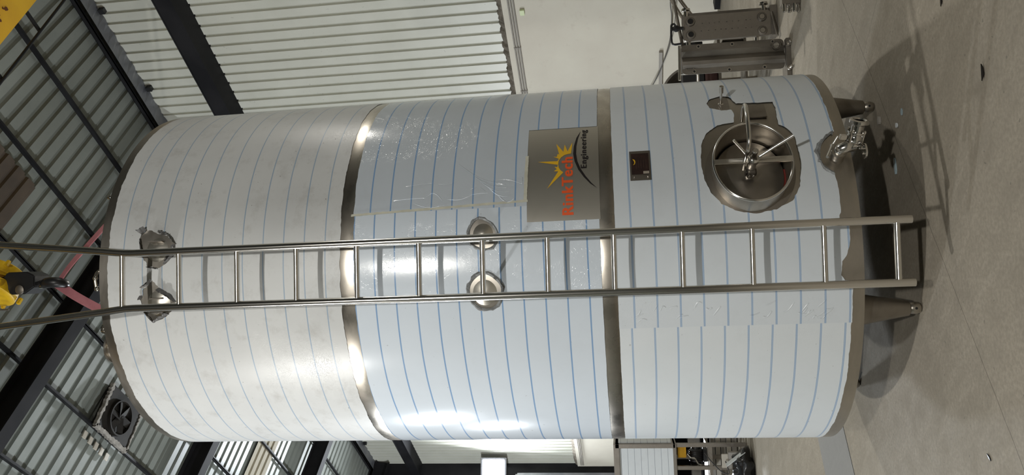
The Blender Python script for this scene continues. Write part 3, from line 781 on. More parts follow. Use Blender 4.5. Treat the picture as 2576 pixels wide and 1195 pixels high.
# ---- legs
for k, az in enumerate((-19, 71, 161, 251)):
    p = cylpt(az, 0, .815)
    b = B(); b.lathe(p, ZV, [(.028, .052), (.036, .058), (.060, .20), (.084, .325)], 32); lg = b.build('leg', 'steel_dull', TANK, smooth=True)
    b = B(); b.lathe(p, ZV, [(.012, .002), (.022, .006), (.029, .022), (.027, .045), (.022, .055)], 24); b.build('foot', 'steel', lg, smooth=True)
    q = p+cylpt(0, 0, .027)
    b = B(); b.lathe(q+V((0, 0, .03)), V((0, -1, 0)), [(.006, -.004), (.006, .002)], 12); b.build('foot_hole', 'black', lg)

# ---- ladder carried on stand-offs
LY = -1.19
path = lambda sgn: [V((sgn*.1305, LY, .165)), V((sgn*.1305, LY, 3.66)), V((sgn*.132, LY, 3.70)), V((sgn*.136, LY-.001, 3.74)), V((sgn*.143, LY-.002, 3.80)), V((sgn*.205, LY-.01, 4.42)), V((sgn*.27, LY-.02, 5.1))]
LAD = None
b = B()
b.tube(path(-1), .0175, 20)
LAD = b.build('ladder', 'steel_tube', TANK, smooth=True); LAD['label'] = 'polished stainless tube ladder fixed in front of the tank'
b = B(); b.tube(path(1), .0175, 20); b.build('ladder_rail', 'steel_tube', LAD, smooth=True)
for k in range(13):
    z = .228+.2908*k
    b = B(); b.tube([V((-.122, LY, z)), V((.122, LY, z-.004))], .0125, 16); b.build('rung', 'steel_tube', LAD, smooth=True)
for z, half in ((.385, .1305), (2.0, .1305), (3.66, .1305)):
    for sgn in (-1, 1):
        x = sgn*half
        y1 = -sqrt(1-(x)**2)
        b = B(); b.tube([V((x, LY, z)), V((x, y1+.01, z))], .008, 12); b.build('standoff', 'steel_dull', LAD, smooth=True)
# domed pads behind the film windows
for az, z, rr in ((9.0, 2.0, .052), (-6.9, 2.0, .062), (8.6, 3.66, .062), (-6.9, 3.655, .066)):
    dn = cylpt(az, 0)
    b = B(); b.lathe(cylpt(az, z, .9975), dn, [(rr, 0), (rr*.8, .006), (rr*.45, .013), (rr*.2, .017), (0, .018)], 32); b.build('mounting_pad', 'brushed_plate', TANK, smooth=True)
for az in (10.8, 7.0, -5.2, -9.0):
    tz = V((cos(radians(az)), sin(radians(az)), 0))
    b = B(); b.frame(cylpt(az, 3.66, 1.012), tz, ZV, cylpt(az, 0), .006, .07, .03); b.build('mounting_lug', 'steel_dull', TANK)
# fittings on the head
b = B(); b.tube(spline([V((.06, -.90, 3.99)), V((.055, -.92, 4.035)), V((.02, -.94, 4.04)), V((-.03, -.94, 4.035)), V((-.035, -.94, 4.03))], 6), .008, 12); b.build('lifting_eye', 'steel_tube', TANK, smooth=True)
b = B(); b.sphere(V((-.035, -.94, 4.03)), .014, 14, 8); b.sphere(V((.02, -.94, 4.04)), .012, 14, 8); b.build('air_pipe_cap', 'chrome', TANK, smooth=True)
b = B(); b.lathe(V((-.245, -.88, 3.98)), ZV, [(.02, 0), (.02, .05), (.026, .052), (.026, .062), (0, .062)], 20); b.build('top_nozzle', 'steel_tube', TANK, smooth=True)
b = B(); b.lathe(V((-.345, -.80, 3.985)), ZV, [(.07, 0), (.07, .045), (.085, .047), (.085, .058), (.02, .066), (0, .067)], 32); b.build('top_manhole', 'steel', TANK, smooth=True)
b = B(); b.sphere(V((.44, -.86, 4.0)), .015, 12, 8); b.tube([V((.44, -.86, 3.98)), V((.44, -.86, 4.02))], .006, 10); b.build('top_nozzle', 'chrome', TANK, smooth=True)
for ex, ey, ez in ((.885, .05, 4.06), (-.60, .33, 4.09)):
    b = B(); b.ring(V((ex, ey, ez)), V((0, 1, 0)), [(.028, -.012), (.05, -.012), (.05, .012), (.028, .012)], 24); b.build('lifting_eye', 'steel', TANK, smooth=True)

# ------------------------------------------------------------------ crane, hook block and sling
SC = -7.81
t = thing('bridge_crane_girder', H(SC-.2, 8, 7.02), 'yellow overhead crane girder with rust marks crossing above the tank', 'crane')
b = B(); b.hbox(SC-.46, SC+.03, .4, N_FAR-.4, 7.02, 7.62); b.build('girder', 'yellow', t, bevel=.004)
rnd = random.Random(8)
for k in range(9):
    s_, n_ = SC-.10-rnd.random()*.16, 6.162-3.55+rnd.random()*.75; rr = rnd.uniform(.008, .022)
    poly = ragged([(rr*cos(a)*rnd.uniform(.6, 1.5), rr*sin(a)*rnd.uniform(.6, 1.3)) for a in [2*pi*i/7 for i in range(7)]], .01, .002, k)
    b = B(); b.prism(H(s_, n_, 7.0155), HD, HN, ZV, poly, .004); b.build('rust_patch', 'rust', t)
b = B(); b.tube([H(SC+.25, 1, 7.02), H(SC+.25, N_FAR-1, 7.02)], .014, 10); b.build('festoon_rail', 'purlin_paint', t)
b = B(); b.tube([H(SC+.27, 1, 7.05), H(SC+.27, N_FAR-1, 7.05)], .012, 10); b.build('festoon_rail', 'purlin_paint', t)
for n_ in (1.95, 2.69, 3.47, 4.25, 5.0, 5.8):
    b = B(); b.hbox(SC+.0, SC+.26, n_-.015, n_+.015, 7.03, 7.055); b.build('rail_hanger', 'purlin_paint', t)

t = thing('crane_hook_block', V((0, 0, 5.02)), 'yellow twin sheave hook block with black hook hanging above the tank', 'crane hook')
ax = V((.80, .60, -.08)).normalized()                      # sheave axle
ay = ZV.cross(ax).normalized(); az_ = ax.cross(ay)
def yc(sgn):
    o_ = V((.085, .06, 5.455)) if sgn > 0 else V((-.035, -.04, 5.44))
    b = B(); b.lathe(o_, ax*(-1 if sgn < 0 else 1), [(.142, -.05), (.146, -.02), (.146, .015), (.135, .024), (.11, .028), (.05, .030), (.045, .045), (.022, .05), (0, .052)], 40)
    c_ = b.build('sheave_cover', 'yellow_hook', t, smooth=True)
    for q in (-2.3, -.9, .2, 1.4):
        e = o_ + (ay*cos(q)+az_*sin(q))*.168
        b = B(); b.frame(e, ax, ay, az_, .045, .022, .022); b.build('cover_lug', 'yellow_hook', c_, bevel=.003)
    return c_, o_
c1, o1 = yc(-1); c2, o2 = yc(1)
ax2 = -ax
# black figure five painted on the near cover
cu = bpy.data.curves.new('five', 'FONT'); cu.body = '5'; cu.size = .075; cu.offset = .002; cu.align_x = 'CENTER'
ob = bpy.data.objects.new('five', cu); COL.objects.link(ob); dg = bpy.context.evaluated_depsgraph_get(); dg.update()
me = bpy.data.meshes.new_from_object(ob.evaluated_get(dg)); bpy.data.objects.remove(ob)
fx = (V((1, 0, 0)) - ax2*ax2.x).normalized(); fy = ax2.cross(fx)
for v_ in me.vertices:
    q = v_.co.copy(); v_.co = o1 + ax2*.0285 + fx*(q.x+.052) + fy*(q.y-.115)
n5 = link('painted_number', me, 'black_ink', c1)
b = B(); b.frame(V((.02, 0, 5.27)), V((1, 0, 0)), V((0, 1, 0)), ZV, .075, .13, .26)
b.prism(V((-.06, .07, 5.145)), V((1, 0, 0)), ZV, V((0, -1, 0)), [(.0, .04), (.045, -.035), (.12, -.035), (.145, .02), (.145, .16), (.10, .20), (0, .14)], .14)
b.build('block_frame', 'black', t, bevel=.006)
b = B(); b.lathe(V((-.03, -.072, 5.21)), V((0, -1, 0)), [(.030, 0), (.030, .008), (.020, .012), (0, .013)], 20); b.build('pin_plate', 'steel_dark', t, smooth=True)
hk = [(0, 5.14), (0, 5.11), (.006, 5.085), (.030, 5.06), (.048, 5.02), (.040, 4.975), (.006, 4.953), (-.030, 4.968), (-.046, 5.005), (-.050, 5.035)]
hp = spline([V((x*.20, -x*.95, z)) for x, z in hk], 5); nh = len(hp)
b = B(); b.tube(hp, [.022+.012*sin(pi*min(1, i/(nh*.85))) - .016*max(0, (i/nh-.8)/.2) for i in range(nh)], 16); b.build('hook', 'black', t, smooth=True)
b = B(); b.tube([V((.0, 0, 5.125)), V((0, 0, 5.10))], .03, 18); b.build('hook_nut', 'chrome', t, smooth=True)
b = B(); b.tube(spline([V((-.03, .046, 5.03)), V((-.01, .03, 5.07)), V((0, 0, 5.10))], 4), .006, 8); b.build('safety_latch', 'chrome', t)
# ropes up to the crane
for (x_, y_) in ((-.16, .05), (.03, .17), (-.05, -.1)):
    b = B(); b.tube([V((x_, y_, 5.40)), V((x_*.8, y_, 7.0))], .007, 8); b.build('wire_rope', 'cable', t)
def webbing(pts, w, th):
    b = B(); P = spline(pts, 10); n = len(P)
    for i, p in enumerate(P):
        tt = (P[min(i+1, n-1)]-P[max(i-1, 0)]).normalized(); sd_ = tt.cross(V((0, 1, 0))).normalized(); wv = V((0, .55, 0))+sd_*.8; wv = (wv-tt*wv.dot(tt)).normalized(); nv = tt.cross(wv)
        for a_, c_ in ((-1, -1), (1, -1), (1, 1), (-1, 1)): b.v.append(tuple(p+wv*(a_*w/2)+nv*(c_*th/2)))
    for i in range(n-1):
        for j in range(4): b.f.append((4*i+j, 4*i+(j+1) % 4, 4*i+4+(j+1) % 4, 4*i+4+j))
    b.f.append((0, 1, 2, 3)); b.f.append((4*n-4, 4*n-1, 4*n-2, 4*n-3)); return b
t = thing('lifting_sling', V((0, 0, 4.98)), 'faded pink webbing sling looped over the hook down to the tank head', 'sling')
webbing([V((.004, -.01, 4.992)), V((.16, -.005, 4.86)), V((.52, .02, 4.50)), V((.885, .05, 4.13))], .055, .006).build('sling_leg', 'pink', t)
webbing([V((-.004, -.01, 4.992)), V((-.12, .05, 4.85)), V((-.36, .19, 4.49)), V((-.60, .33, 4.14))], .055, .006).build('sling_leg', 'pink', t)

# roof fan with foam round the opening
fz = lambda n: roof_z(n)-.03
fs_, fn = -1.77, 3.90
t = thing('exhaust_fan', H(fs_, fn, fz(fn)-.1), 'dark round exhaust fan set in a square roof opening with torn foam edges', 'fan')
b = B(); b.hbox(fs_-.40, fs_+.42, fn-.34, fn+.32, fz(fn)-.10, fz(fn)+.02); b.build('fan_housing', 'fan_dark', t, bevel=.02)
b = B(); b.ring(H(fs_-.03, fn+.02, fz(fn)-.10), ZV*-1, [(.24, 0), (.262, 0), (.262, .05), (.24, .05)], 40); b.build('fan_ring', 'fan_dark', t, smooth=True)
for k in range(6):
    a = 2*pi*k/6; u = HD*cos(a)+HN*sin(a); w = ZV.cross(u)
    b = B(); b.frame(H(fs_-.03, fn+.02, fz(fn)-.13)+u*.12, u, (w+ZV*.35).normalized(), (ZV-w*.35).normalized(), .22, .10, .004); b.build('fan_blade', 'fan_dark', t)
rnd = random.Random(4)
for (s0, s1, n0, n1) in ((-.45, -.40, -.34, .34), (-.44, .42, .31, .37), (.40, .43, -.34, .34)):
    b = B(); poly = ragged([(s0, n0), (s1, n0), (s1, n1), (s0, n1)], .03, .014, int(n0*100)+7)
    b.prism(H(fs_, fn, fz(fn)-.115), HD, HN, ZV, poly, .05); b.build('foam_edge', 'foam', t)
for k in range(5):
    b = B(); s_ = -2.11+k*.155; b.hbox(s_-.04, s_+.04, 4.29+.012*k, 4.39+.012*k, roof_z(4.33)-.022, roof_z(4.33)-.005)
    o = b.build('foam_block', 'board_beige', origin=H(s_, 4.35, roof_z(4.33)-.04))
    tag(o, 'pale foam block under the roof beside the fan, %s of five' % ('first from the rafter', 'second from the rafter', 'middle one', 'second from the far end', 'farthest from the rafter')[k], 'foam block', 'pale foam blocks by the roof fan')

# ------------------------------------------------------------------ on the plastered wall
for k, z in enumerate((2.70, 2.665, 2.63)):
    b = B(); b.tube([H(-10, .115, z), H(S_END-.1, .115, z)], .011, 10)
    for s_ in (-9.0, -7.2, -5.1, -4.35, 0, 3, 6):
        b.tube([H(s_, .118, z), H(s_+.03, .118, z)], .015, 10)
    o = b.build('conduit', 'pipe_grey', origin=H(-5, .115, z))
    tag(o, 'thin grey conduit along the top of the plastered wall, %s of three' % ('uppermost', 'middle', 'lowest')[k], 'pipe', 'conduits on the plastered wall')
b = B(); b.hbox(-5.68, -5.60, .10, .14, 2.50, 2.56); o = b.build('junction_box', mat('pale_green_box', (.62, .70, .42), .5), bevel=.004, origin=H(-5.64, .12, 2.53)); tag(o, 'tiny pale green box fixed on the plastered wall under the conduits', 'box')
def hcable(name, pts, r, label):
    P = spline([H(s_, .16, z) for s_, z in pts], 8); b = B(); b.tube(P, r, 8); o = b.build(name, 'cable', smooth=True, origin=P[0]); tag(o, label, 'cable', 'cables on the plastered wall')
hcable('hanging_cable', [(-6.2, .60), (-5.65, .61), (-5.42, .59), (-5.11, .60), (-4.86, .645), (-4.53, .74), (-4.3, .84), (-3.9, 1.02)], .007, 'dark cable sagging low across the plastered wall, the bolder one')
hcable('hanging_cable', [(-6.2, .53), (-5.65, .54), (-5.35, .55), (-5.11, .575), (-4.79, .655), (-4.4, .80), (-4.0, .97)], .004, 'thin pale cable hanging just below the darker one')

# ------------------------------------------------------------------ plate heat exchanger parts, right of the tank
XV, YV = V((1, 0, 0)), V((0, 1, 0))
def rrect(w, h, r, n=5):
    out = []
    for cx, cy, a0 in ((w-r, h-r, 0), (-w+r, h-r, 90), (-w+r, -h+r, 180), (w-r, -h+r, 270)):
        out += [(cx+r*cos(radians(a0+90*i/n)), cy+r*sin(radians(a0+90*i/n))) for i in range(n+1)]
    return out
t = thing('heat_exchanger_plate', V((1.575, 1.70, 0)), 'thick stainless end plate with a folded groove standing closest to the tank', 'machine part')
pc = V((1.578, 1.66, .43)); tilt = V((0, -.03, 1)).normalized(); fwd = tilt.cross(XV)   # fwd points away from the camera
b = B(); b.prism(pc, XV, tilt, fwd, rrect(.118, .395, .035), .014); PLB = b.build('plate', 'steel_dark', t, bevel=.002)
b = B(); b.prism(pc-fwd*.0, tilt, fwd, XV, [], 0) if 0 else None
b = B()
vs = []; prof = [(-.075, 0), (-.050, -.026), (-.022, -.030), (.018, -.004), (.055, -.034), (.060, 0)]
for x_, y_ in prof: vs += [pc+XV*(x_)+fwd*(y_)-tilt*.392, pc+XV*(x_)+fwd*(y_)+tilt*.392]
b.add(vs, [(2*i, 2*i+2, 2*i+3, 2*i+1) for i in range(len(prof)-1)]+[(0, 2, 4, 6, 8, 10), (1, 11, 9, 7, 5, 3)])
b.build('folded_rib', 'steel_dark', PLB)
for x_, z_ in ((.098, .26), (.100, .0), (.098, -.31), (-.098, .30), (-.100, .03), (-.098, -.24)):
    b = B(); b.ring(pc+XV*x_+tilt*z_-fwd*.001, -fwd, [(.009, 0), (.016, 0), (.016, .003), (.009, .003)], 16); b.build('bolt_hole', 'steel', PLB, smooth=True)
    b = B(); b.lathe(pc+XV*x_+tilt*z_-fwd*.0015, -fwd, [(.009, 0), (.009, .001)], 12); b.build('bolt_bore', 'black', PLB)
b = B(); b.ring(pc+XV*.062+tilt*-.33-fwd*.001, -fwd, [(.022, 0), (.038, 0), (.036, .035), (.024, .035)], 28); b.build('port_ring', 'steel_dark', PLB, smooth=True)
b = B(); b.lathe(pc+XV*.062+tilt*-.33-fwd*.001, -fwd, [(.022, 0), (.022, .030)], 20); b.build('port_cap', 'chrome', PLB)
b = B(); b.ring(pc+XV*-.072+tilt*.335-fwd*.001, -fwd, [(.024, 0), (.036, 0), (.036, .006), (.024, .006)], 28); b.build('port_ring', 'steel_dark', PLB, smooth=True)
b = B(); b.tube([V((1.70, 1.68, .835)), V((1.42, 1.66, .845))], .011, 14); b.build('carrying_bar', 'steel_tube', t, smooth=True)
b = B(); b.tube([V((1.475, 1.68, .835)), V((1.475, 1.68, .70))], .011, 12); b.tube([V((1.36, 1.72, .70)), V((1.50, 1.70, .70))], .011, 12); b.build('tie_bar', 'steel_tube', t, smooth=True)
b = B(); b.box((1.33, 1.60, .0), (1.68, 1.66, .035)); b.box((1.35, 1.68, 0), (1.65, 1.80, .03)); b.build('base_rail', 'steel_dark', t, bevel=.003)
for x_ in (1.63, 1.44):
    b = B(); b.lathe(V((x_, 1.60, .018)), V((.0, -1, -.0)), [(.017, -.01), (.017, .03), (.010, .03), (.010, .085), (.005, .09)], 14); b.build('stud', 'steel', t, smooth=True)
t = thing('plate_heat_exchanger', V((1.93, 2.05, 0)), 'stainless frame plate with four round ports and side ferrules, farther from the tank', 'machine part')
pc = V((1.935, 2.02, .412)); tilt = V((0, 0, 1)); fwd = YV
b = B(); b.prism(pc, XV, tilt, fwd, rrect(.105, .355, .025), .03); FR = b.build('plate', 'steel_dull', t, bevel=.003)
b = B(); b.prism(pc+fwd*.06+XV*.03, XV, tilt, fwd, rrect(.115, .36, .03), .05); b.build('rear_plate', 'steel_dark', t, bevel=.003)
for x_, z_, f in ((.055, .295, 1), (-.055, .295, 1), (.050, -.285, 0), (-.065, -.285, 0)):
    b = B(); b.ring(pc+XV*x_+tilt*z_-fwd*.001, -fwd, [(.020, 0), (.040, 0), (.036, .012), (.024, .014)], 28); b.build('port', 'steel_dark', FR, smooth=True)
    b = B(); b.lathe(pc+XV*x_+tilt*z_-fwd*.002, -fwd, [(.021, 0), (.021, .002 if f else .012)], 20); b.build('port_face', 'black' if f else 'steel', FR)
for x0, dx, z_ in ((.11, 1, .325), (-.11, -1, .315), (.11, 1, -.31), (-.11, -1, -.24)):
    b = B(); b.ring(pc+XV*x0+tilt*z_+fwd*.04, XV*dx, [(.019, -.02), (.019, .045), (.027, .05), (.036, .052), (.036, .068), (.024, .068), (.0, .066), (.0, -.02)], 24); b.build('side_ferrule', 'chrome', FR, smooth=True)
rnd = random.Random(2)
for row in (.032, -.03):
    for k in range(9):
        z_ = -.20+k*.05+rnd.uniform(-.01, .01)
        b = B(); b.frame(pc+XV*(row+rnd.uniform(-.003, .003))+tilt*z_-fwd*.001, XV, tilt, fwd, .004, rnd.uniform(.004, .012), .002); b.build('stamped_mark', 'black', FR)
b = B(); b.tube(spline([V((1.80, 1.98, .79)), V((1.80, 1.98, .86)), V((1.85, 1.98, .872)), V((1.93, 1.98, .87)), V((1.965, 1.98, .865)), V((1.965, 1.98, .84)), V((1.92, 1.98, .83))], 4), .009, 10); b.lathe(V((1.93, 1.98, .77)), ZV, [(.014, 0), (.014, .03), (.028, .05), (.028, .07), (.016, .085), (.02, .1)], 16); b.build('clamp_handle', 'black', t, smooth=True)
b = B(); b.tube([V((2.5, 2.2, .86)), V((1.76, 2.03, .775))], .014, 12); b.build('carrying_bar', 'steel_dark', t, smooth=True)
b = B(); b.tube([V((2.02, 2.03, .045)), V((1.80, 1.96, .022))], .013, 12); b.build('guide_bar', 'steel_dark', t, smooth=True)
b = B(); b.box((1.83, 2.02, 0), (2.08, 2.16, .06)); b.build('base_foot', 'steel_dark', t, bevel=.004)
t = thing('manifold_block', V((1.87, 1.22, 0)), 'dark steel block with four chrome studs lying on the floor at the right edge', 'machine part')
b = B(); b.box((1.815, 1.20, .0), (2.05, 1.30, .13)); b.build('block', 'steel_dark', t, bevel=.006)
for k, (z_, x_) in enumerate(((.115, 0), (.075, 0), (.045, 0), (.015, 0))):
    b = B(); b.lathe(V((1.815, 1.21+.02*(k % 2), z_)), -XV, [(.013, -.005), (.013, .03), (.016, .032), (.014, .05), (.006, .054)], 14); b.build('stud', 'chrome', t, smooth=True)
# open steel drum and trolley behind the plates
t = thing('steel_drum', V((1.55, 3.25, 0)), 'open round steel vessel lying on its side behind the exchanger plates', 'vessel')
b = B(); b.ring(V((1.55, 3.6, .62)), -YV, [(.285, 0), (.295, 0), (.295, .60), (.305, .61), (.305, .625), (.285, .625)], 48); b.build('vessel_wall', 'steel_dull', t, smooth=True)
b = B(); b.lathe(V((1.55, 3.6, .62)), -YV, [(.29, 0), (.29, .01)], 40); b.build('vessel_bottom', 'steel_dark', t)
for x_ in (1.38, 1.72):
    for y_ in (3.1, 3.5):
        b = B(); b.tube([V((x_, y_, 0)), V((x_, y_, .395))], .02, 12); b.build('vessel_leg', 'steel_dull', t, smooth=True)
t = thing('parts_trolley', V((1.75, 2.72, 0)), 'low steel trolley with dark red crate behind the plate nearest the tank', 'trolley')
for x_ in (1.55, 1.92):
    for y_ in (2.60, 2.84):
        b = B(); b.box((x_-.015, y_-.015, .06), (x_+.015, y_+.015, .74)); b.build('trolley_leg', 'steel_dull', t)
        b = B(); b.lathe(V((x_-.015, y_, .03)), XV, [(.03, 0), (.03, .03)], 16); b.build('caster', 'black_rubber', t, smooth=True)
b = B(); b.box((1.53, 2.58, .40), (2.02, 2.86, .425)); b.build('shelf', 'steel_dull', t)
b = B(); b.box((1.53, 2.58, .17), (2.02, 2.86, .19)); b.build('shelf', 'steel_dull', t)
b = B(); b.box((1.56, 2.61, .55), (1.98, 2.84, .74)); b.build('upper_tray', 'black', t, bevel=.004)
b = B(); b.box((1.58, 2.62, .427), (1.80, 2.84, .54)); o = b.build('storage_crate', mat('dark_red_plastic', (.07, .028, .024), .5), origin=V((1.69, 2.73, .427)), bevel=.006); tag(o, 'dark red box on the trolley shelf behind the plates', 'crate')
b = B()
for k in range(8): b.box((1.83+k*.02, 2.62, .192), (1.842+k*.02, 2.84, .37))
o = b.build('spare_plate_pack', 'steel_dark', origin=V((1.9, 2.73, .192))); tag(o, 'pack of thin dark plates on the lower trolley shelf', 'machine part')
for k, (x0, x1) in enumerate(((2.02, 2.40), (2.09, 2.52))):
    b = B(); b.tube(spline([V((x0, 2.4, .64-.05*k)), V((x0+.1, 2.42, .72-.05*k)), V((x1, 2.5, .84)), V((x1+.2, 2.6, .86))], 6), .016, 12)
    o = b.build('bent_pipe', 'steel_dull', smooth=True, origin=V((x0, 2.4, .64-.05*k))); tag(o, ('upper' if k == 0 else 'lower')+' bent steel pipe leaning behind the frame plate at the right edge', 'pipe', 'bent pipes by the frame plate')
b = B(); b.hbox(-5.75, -5.56, .14, .30, 0, .07); b.hbox(-6.9, -5.75, .14, .30, 0, .07); o = b.build('timber_block', 'purlin_paint', origin=H(-6, .2, 0)); tag(o, 'dark board lying at the foot of the plastered wall', 'board')
b = B(); b.hbox(-4.85, -4.1, .11, .15, .70, .745); o = b.build('wall_bracket', 'pipe_grey', origin=H(-4.5, .12, .7)); tag(o, 'narrow level grey strip fixed on the plastered wall beside the vessel', 'strip')

# ------------------------------------------------------------------ left background: wrapped box on its stand
def L2(x, y=5.0): return x
t = thing('wrapped_cabinet', V((-2.65, 5.2, .83)), 'white film wrapped steel box with thin dark lines, left behind the tank', 'cabinet')
x0, x1 = -3.3, -2.22; z0, z1 = .83, 1.55
b = B(); b.box((x0, 5.02, z0+.02), (x1-.02, 5.6, z1-.02)); b.build('cabinet_body', 'box_film', t)
b = B(); b.box((x1-.04, 4.99, z0), (x1+.01, 5.62, z1)); b.build('edge_post', 'steel_dull', t, bevel=.004)
b = B(); b.box((x0, 4.99, z1-.05), (x1+.01, 5.62, z1+.02)); b.build('top_rail', 'steel_dull', t, bevel=.004)
b = B(); b.box((x0, 4.99, z0-.01), (x1+.01, 5.62, z0+.03)); b.build('bottom_rail', 'steel_dull', t, bevel=.004)
b = B(); b.box((x1+.011, 5.05, z0+.05), (x1+.03, 5.58, z1-.04)); b.build('side_film', 'box_film', t)
t2 = thing('steel_stand', V((-2.6, 5.25, 0)), 'grey square tube stand carrying the wrapped white box', 'stand')
for x_ in (-2.23, -2.50, -3.2):
    for y_ in (5.03, 5.55):
        b = B(); b.box((x_-.022, y_-.022, 0), (x_+.022, y_+.022, .82)); b.build('stand_leg', 'steel_dull', t2)
for y_ in (5.03, 5.55):
    b = B(); b.box((-3.22, y_-.02, .40), (-2.21, y_+.02, .44)); b.build('cross_rail', 'steel_dull', t2)
b = B(); b.box((-3.2, 5.05, .44), (-2.25, 5.53, .45)); b.build('stand_shelf', 'steel_dark', t2)
b = B(); b.box((-2.40, 5.10, .70), (-2.27, 5.3, .80)); o = b.build('yellow_box', 'yellow', origin=V((-2.33, 5.2, .70)), bevel=.004); tag(o, 'small yellow box right under the wrapped white box', 'box')
t = thing('pump_motor', V((-2.38, 5.25, .45)), 'dark pump with bright bent pipe on the stand shelf', 'pump')
b = B(); b.lathe(V((-2.48, 5.25, .57)), XV, [(.05, 0), (.085, .01), (.085, .14), (.06, .16), (.06, .19), (0, .2)], 24); b.build('motor', 'black', t, smooth=True)
for k in range(6):
    b = B(); b.ring(V((-2.46+k*.022, 5.25, .57)), XV, [(.084, 0), (.094, 0), (.094, .006), (.084, .006)], 24); b.build('cooling_fin', 'fan_dark', t)
b = B(); b.box((-2.47, 5.18, .45), (-2.32, 5.32, .49)); b.build('pump_foot', 'black', t)
b = B(); b.tube(spline([V((-2.36, 5.12, .685)), V((-2.40, 5.1, .65)), V((-2.41, 5.1, .60)), V((-2.47, 5.1, .56)), V((-2.50, 5.12, .49))], 6), .012, 12); b.build('bent_tube', 'chrome', t, smooth=True)
for k in range(5):
    z_ = .02+k*.066
    b = B(); b.box((-3.4, 5.75+.02*k, z_), (-2.17-.03*(k % 2), 5.83+.02*k, z_+.055)); o = b.build('metal_profile', 'board_beige' if k % 2 else 'pipe_grey', origin=V((-2.8, 5.79, z_)))
    tag(o, 'long pale metal profile stacked behind the stand, %s' % ('lowest in the stack', 'second from the bottom', 'middle of the stack', 'second from the top', 'topmost')[k], 'metal profile', 'stacked metal profiles')
b = B(); b.box((-2.46, 4.86, .235), (-2.30, 4.88, .31)); o = b.build('socket_box', 'board_beige', origin=V((-2.38, 4.87, .235)), bevel=.003); tag(o, 'beige electrical socket box held over the black bag', 'socket')
b = B(); b.tube(spline([V((-2.38, 4.85, .27)), V((-2.45, 4.82, .25)), V((-2.52, 4.83, .24)), V((-2.50, 4.85, .32)), V((-2.40, 4.88, .42)), V((-2.30, 4.93, .50))], 6), .006, 8); o = b.build('power_cord', 'black_rubber', smooth=True, origin=V((-2.38, 4.85, .27))); tag(o, 'black cord looping from the beige socket box', 'cord')
b = B(); b.box((-2.48, 4.86, .0), (-2.28, 4.92, .235)); o = b.build('grey_bracket', 'pipe_grey', origin=V((-2.38, 4.89, .0)), bevel=.004); tag(o, 'grey upright bracket behind the black bag', 'bracket')
t = thing('stand_in_rack', V((-2.9, 6.6, 0)), 'added dark rack standing in for clutter behind the stand and the white box', 'rack')  # rack and contents added as dark filler in front of the overbright floor
for x_ in (-3.75, -2.0):
    for y_ in (6.35, 6.85):
        b = B(); b.box((x_-.02, y_-.02, 0), (x_+.02, y_+.02, .78)); b.build('rack_post', 'frame_paint', t)
for z_ in (.05, .40, .76):
    b = B(); b.box((-3.77, 6.33, z_), (-1.98, 6.87, z_+.02)); b.build('rack_shelf', 'frame_paint', t)
b = B(); b.box((-3.77, 6.865, 0.0), (-1.98, 6.875, .78)); b.build('rack_back', 'frame_paint', t)
rnd = random.Random(12)
for z_ in (.07, .42):
    for k in range(4):
        x_ = -2.93+k*.24; h_ = rnd.uniform(.12, .27); odd = k % 2
        b = B()
        if odd: b.lathe(V((x_, 6.55, z_)), ZV, [(.07, 0), (.07, h_*.7), (.05, h_*.75), (.05, h_), (0, h_)], 16)
        else: b.box((x_-.08, 6.45, z_), (x_+.08, 6.7, z_+h_))
        o = b.build('metal_part' if odd else 'parts_bin', ('steel_dark', 'black', 'steel_dull', 'steel_dark')[k], origin=V((x_, 6.55, z_)), smooth=bool(odd))
        tag(o, ('round metal part' if odd else 'square parts bin')+' on the %s shelf of the added dark rack, %s' % ('bottom' if z_ < .1 else 'middle', ('farthest from the tank', 'second farthest from the tank', 'second nearest to the tank', 'nearest to the tank')[k]), 'part' if odd else 'bin', ('round parts' if odd else 'bins')+' on the added dark rack')
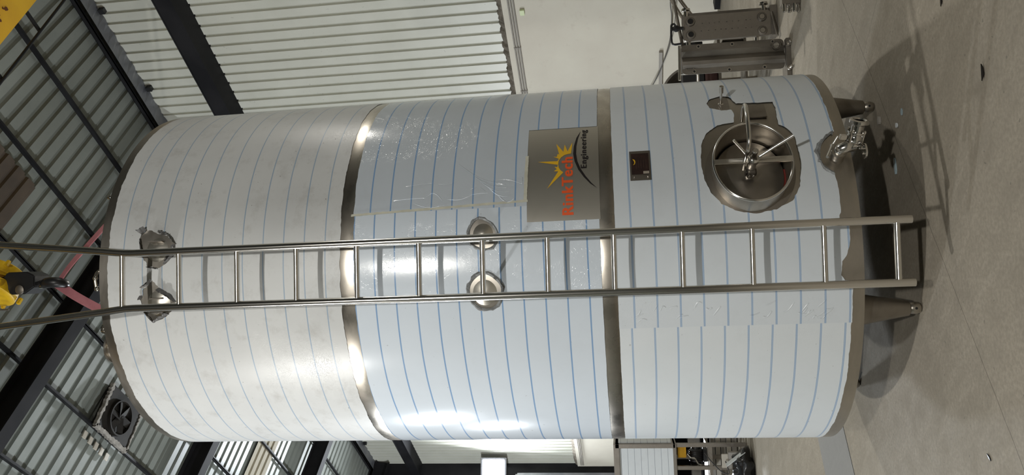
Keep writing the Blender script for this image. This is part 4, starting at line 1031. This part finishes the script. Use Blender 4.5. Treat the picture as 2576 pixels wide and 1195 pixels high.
# crumpled black bag
b = B(); b.sphere(V((-2.42, 4.55, .10)), 1.0, 36, 22, (.26, .22, .125)); o = b.build('black_bag', 'black_bag', smooth=True, origin=V((-2.42, 4.55, 0)))
rnd = random.Random(9)
from mathutils import noise as mnoise
for v_ in o.data.vertices:
    q = v_.co; d_ = mnoise.noise(q*9)*.28+mnoise.noise(q*21)*.14
    v_.co = V((q.x*(1+d_), q.y*(1+d_), max(.002, .1+(q.z-.1)*(1+d_*1.3))))
tag(o, 'crumpled black plastic bag on the floor left behind the tank', 'bag')
b = B(); b.frame(V((-2.26, 4.50, .20)), V((.6, 0, -.8)), YV, V((.8, 0, .6)), .26, .12, .006); o = b.build('film_offcut', 'plastic_white', origin=V((-2.26, 4.5, .10))); tag(o, 'white film offcut leaning on the black bag', 'film scrap')

# ------------------------------------------------------------------ litter on the floor
def scrap(name, x, y, poly, h, m, label, cat, rot=0, curl=.0):
    b = B(); n = len(poly); c_, s__ = cos(rot), sin(rot)
    vs = [V((x+p[0]*c_-p[1]*s__, y+p[0]*s__+p[1]*c_, .001+curl*abs(p[0])*6)) for p in poly]
    vs += [v+V((0, 0, h)) for v in vs]
    b.add(vs, [tuple(reversed(range(n))), tuple(range(n, 2*n))]+[(i, (i+1) % n, n+(i+1) % n, n+i) for i in range(n)])
    tag(b.build(name, m, origin=V((x, y, 0))), label, cat)
blob = lambda a, b_, s: ragged([(a*cos(t), b_*sin(t)) for t in [2*pi*i/9 for i in range(9)]], .008, .0015, s)
scrap('film_scrap', .68, -.357, blob(.022, .014, 1), .012, 'pipe_grey', 'small grey crumb on the floor nearest the outlet valve', 'scrap')
scrap('film_scrap', .664, -.674, blob(.018, .008, 2), .005, 'plastic_blue', 'small pale scrap on the floor farthest out beyond the valve', 'scrap')
scrap('film_scrap', .612, -.601, blob(.012, .012, 3), .006, 'plastic_white', 'tiny white and dark scrap between the two pale scraps', 'scrap', curl=.03)
scrap('film_scrap', .418, -.55, blob(.042, .010, 4), .008, 'plastic_blue', 'longish pale blue strip of film on the shaded floor', 'scrap', rot=.1)
scrap('dry_leaf', .651, -1.522, [(-.034, 0), (-.010, -.009), (.016, -.006), (.03, 0), (.012, .007), (-.012, .009)], .003, 'fan_dark', 'dark pointed leaf on the open floor nearest the camera', 'leaf', curl=.03)
scrap('dry_leaf', 1.023, -1.195, [(-.020, 0), (0, -.006), (.018, 0), (0, .006)], .003, 'fan_dark', 'small dark leaf on the floor at the right edge', 'leaf', curl=.03)
scrap('dry_leaf', -.799, -1.379, [(-.018, 0), (0, -.004), (.018, .002), (0, .005)], .004, 'black', 'tiny black chip on the floor at the lower left edge', 'chip', rot=.9)
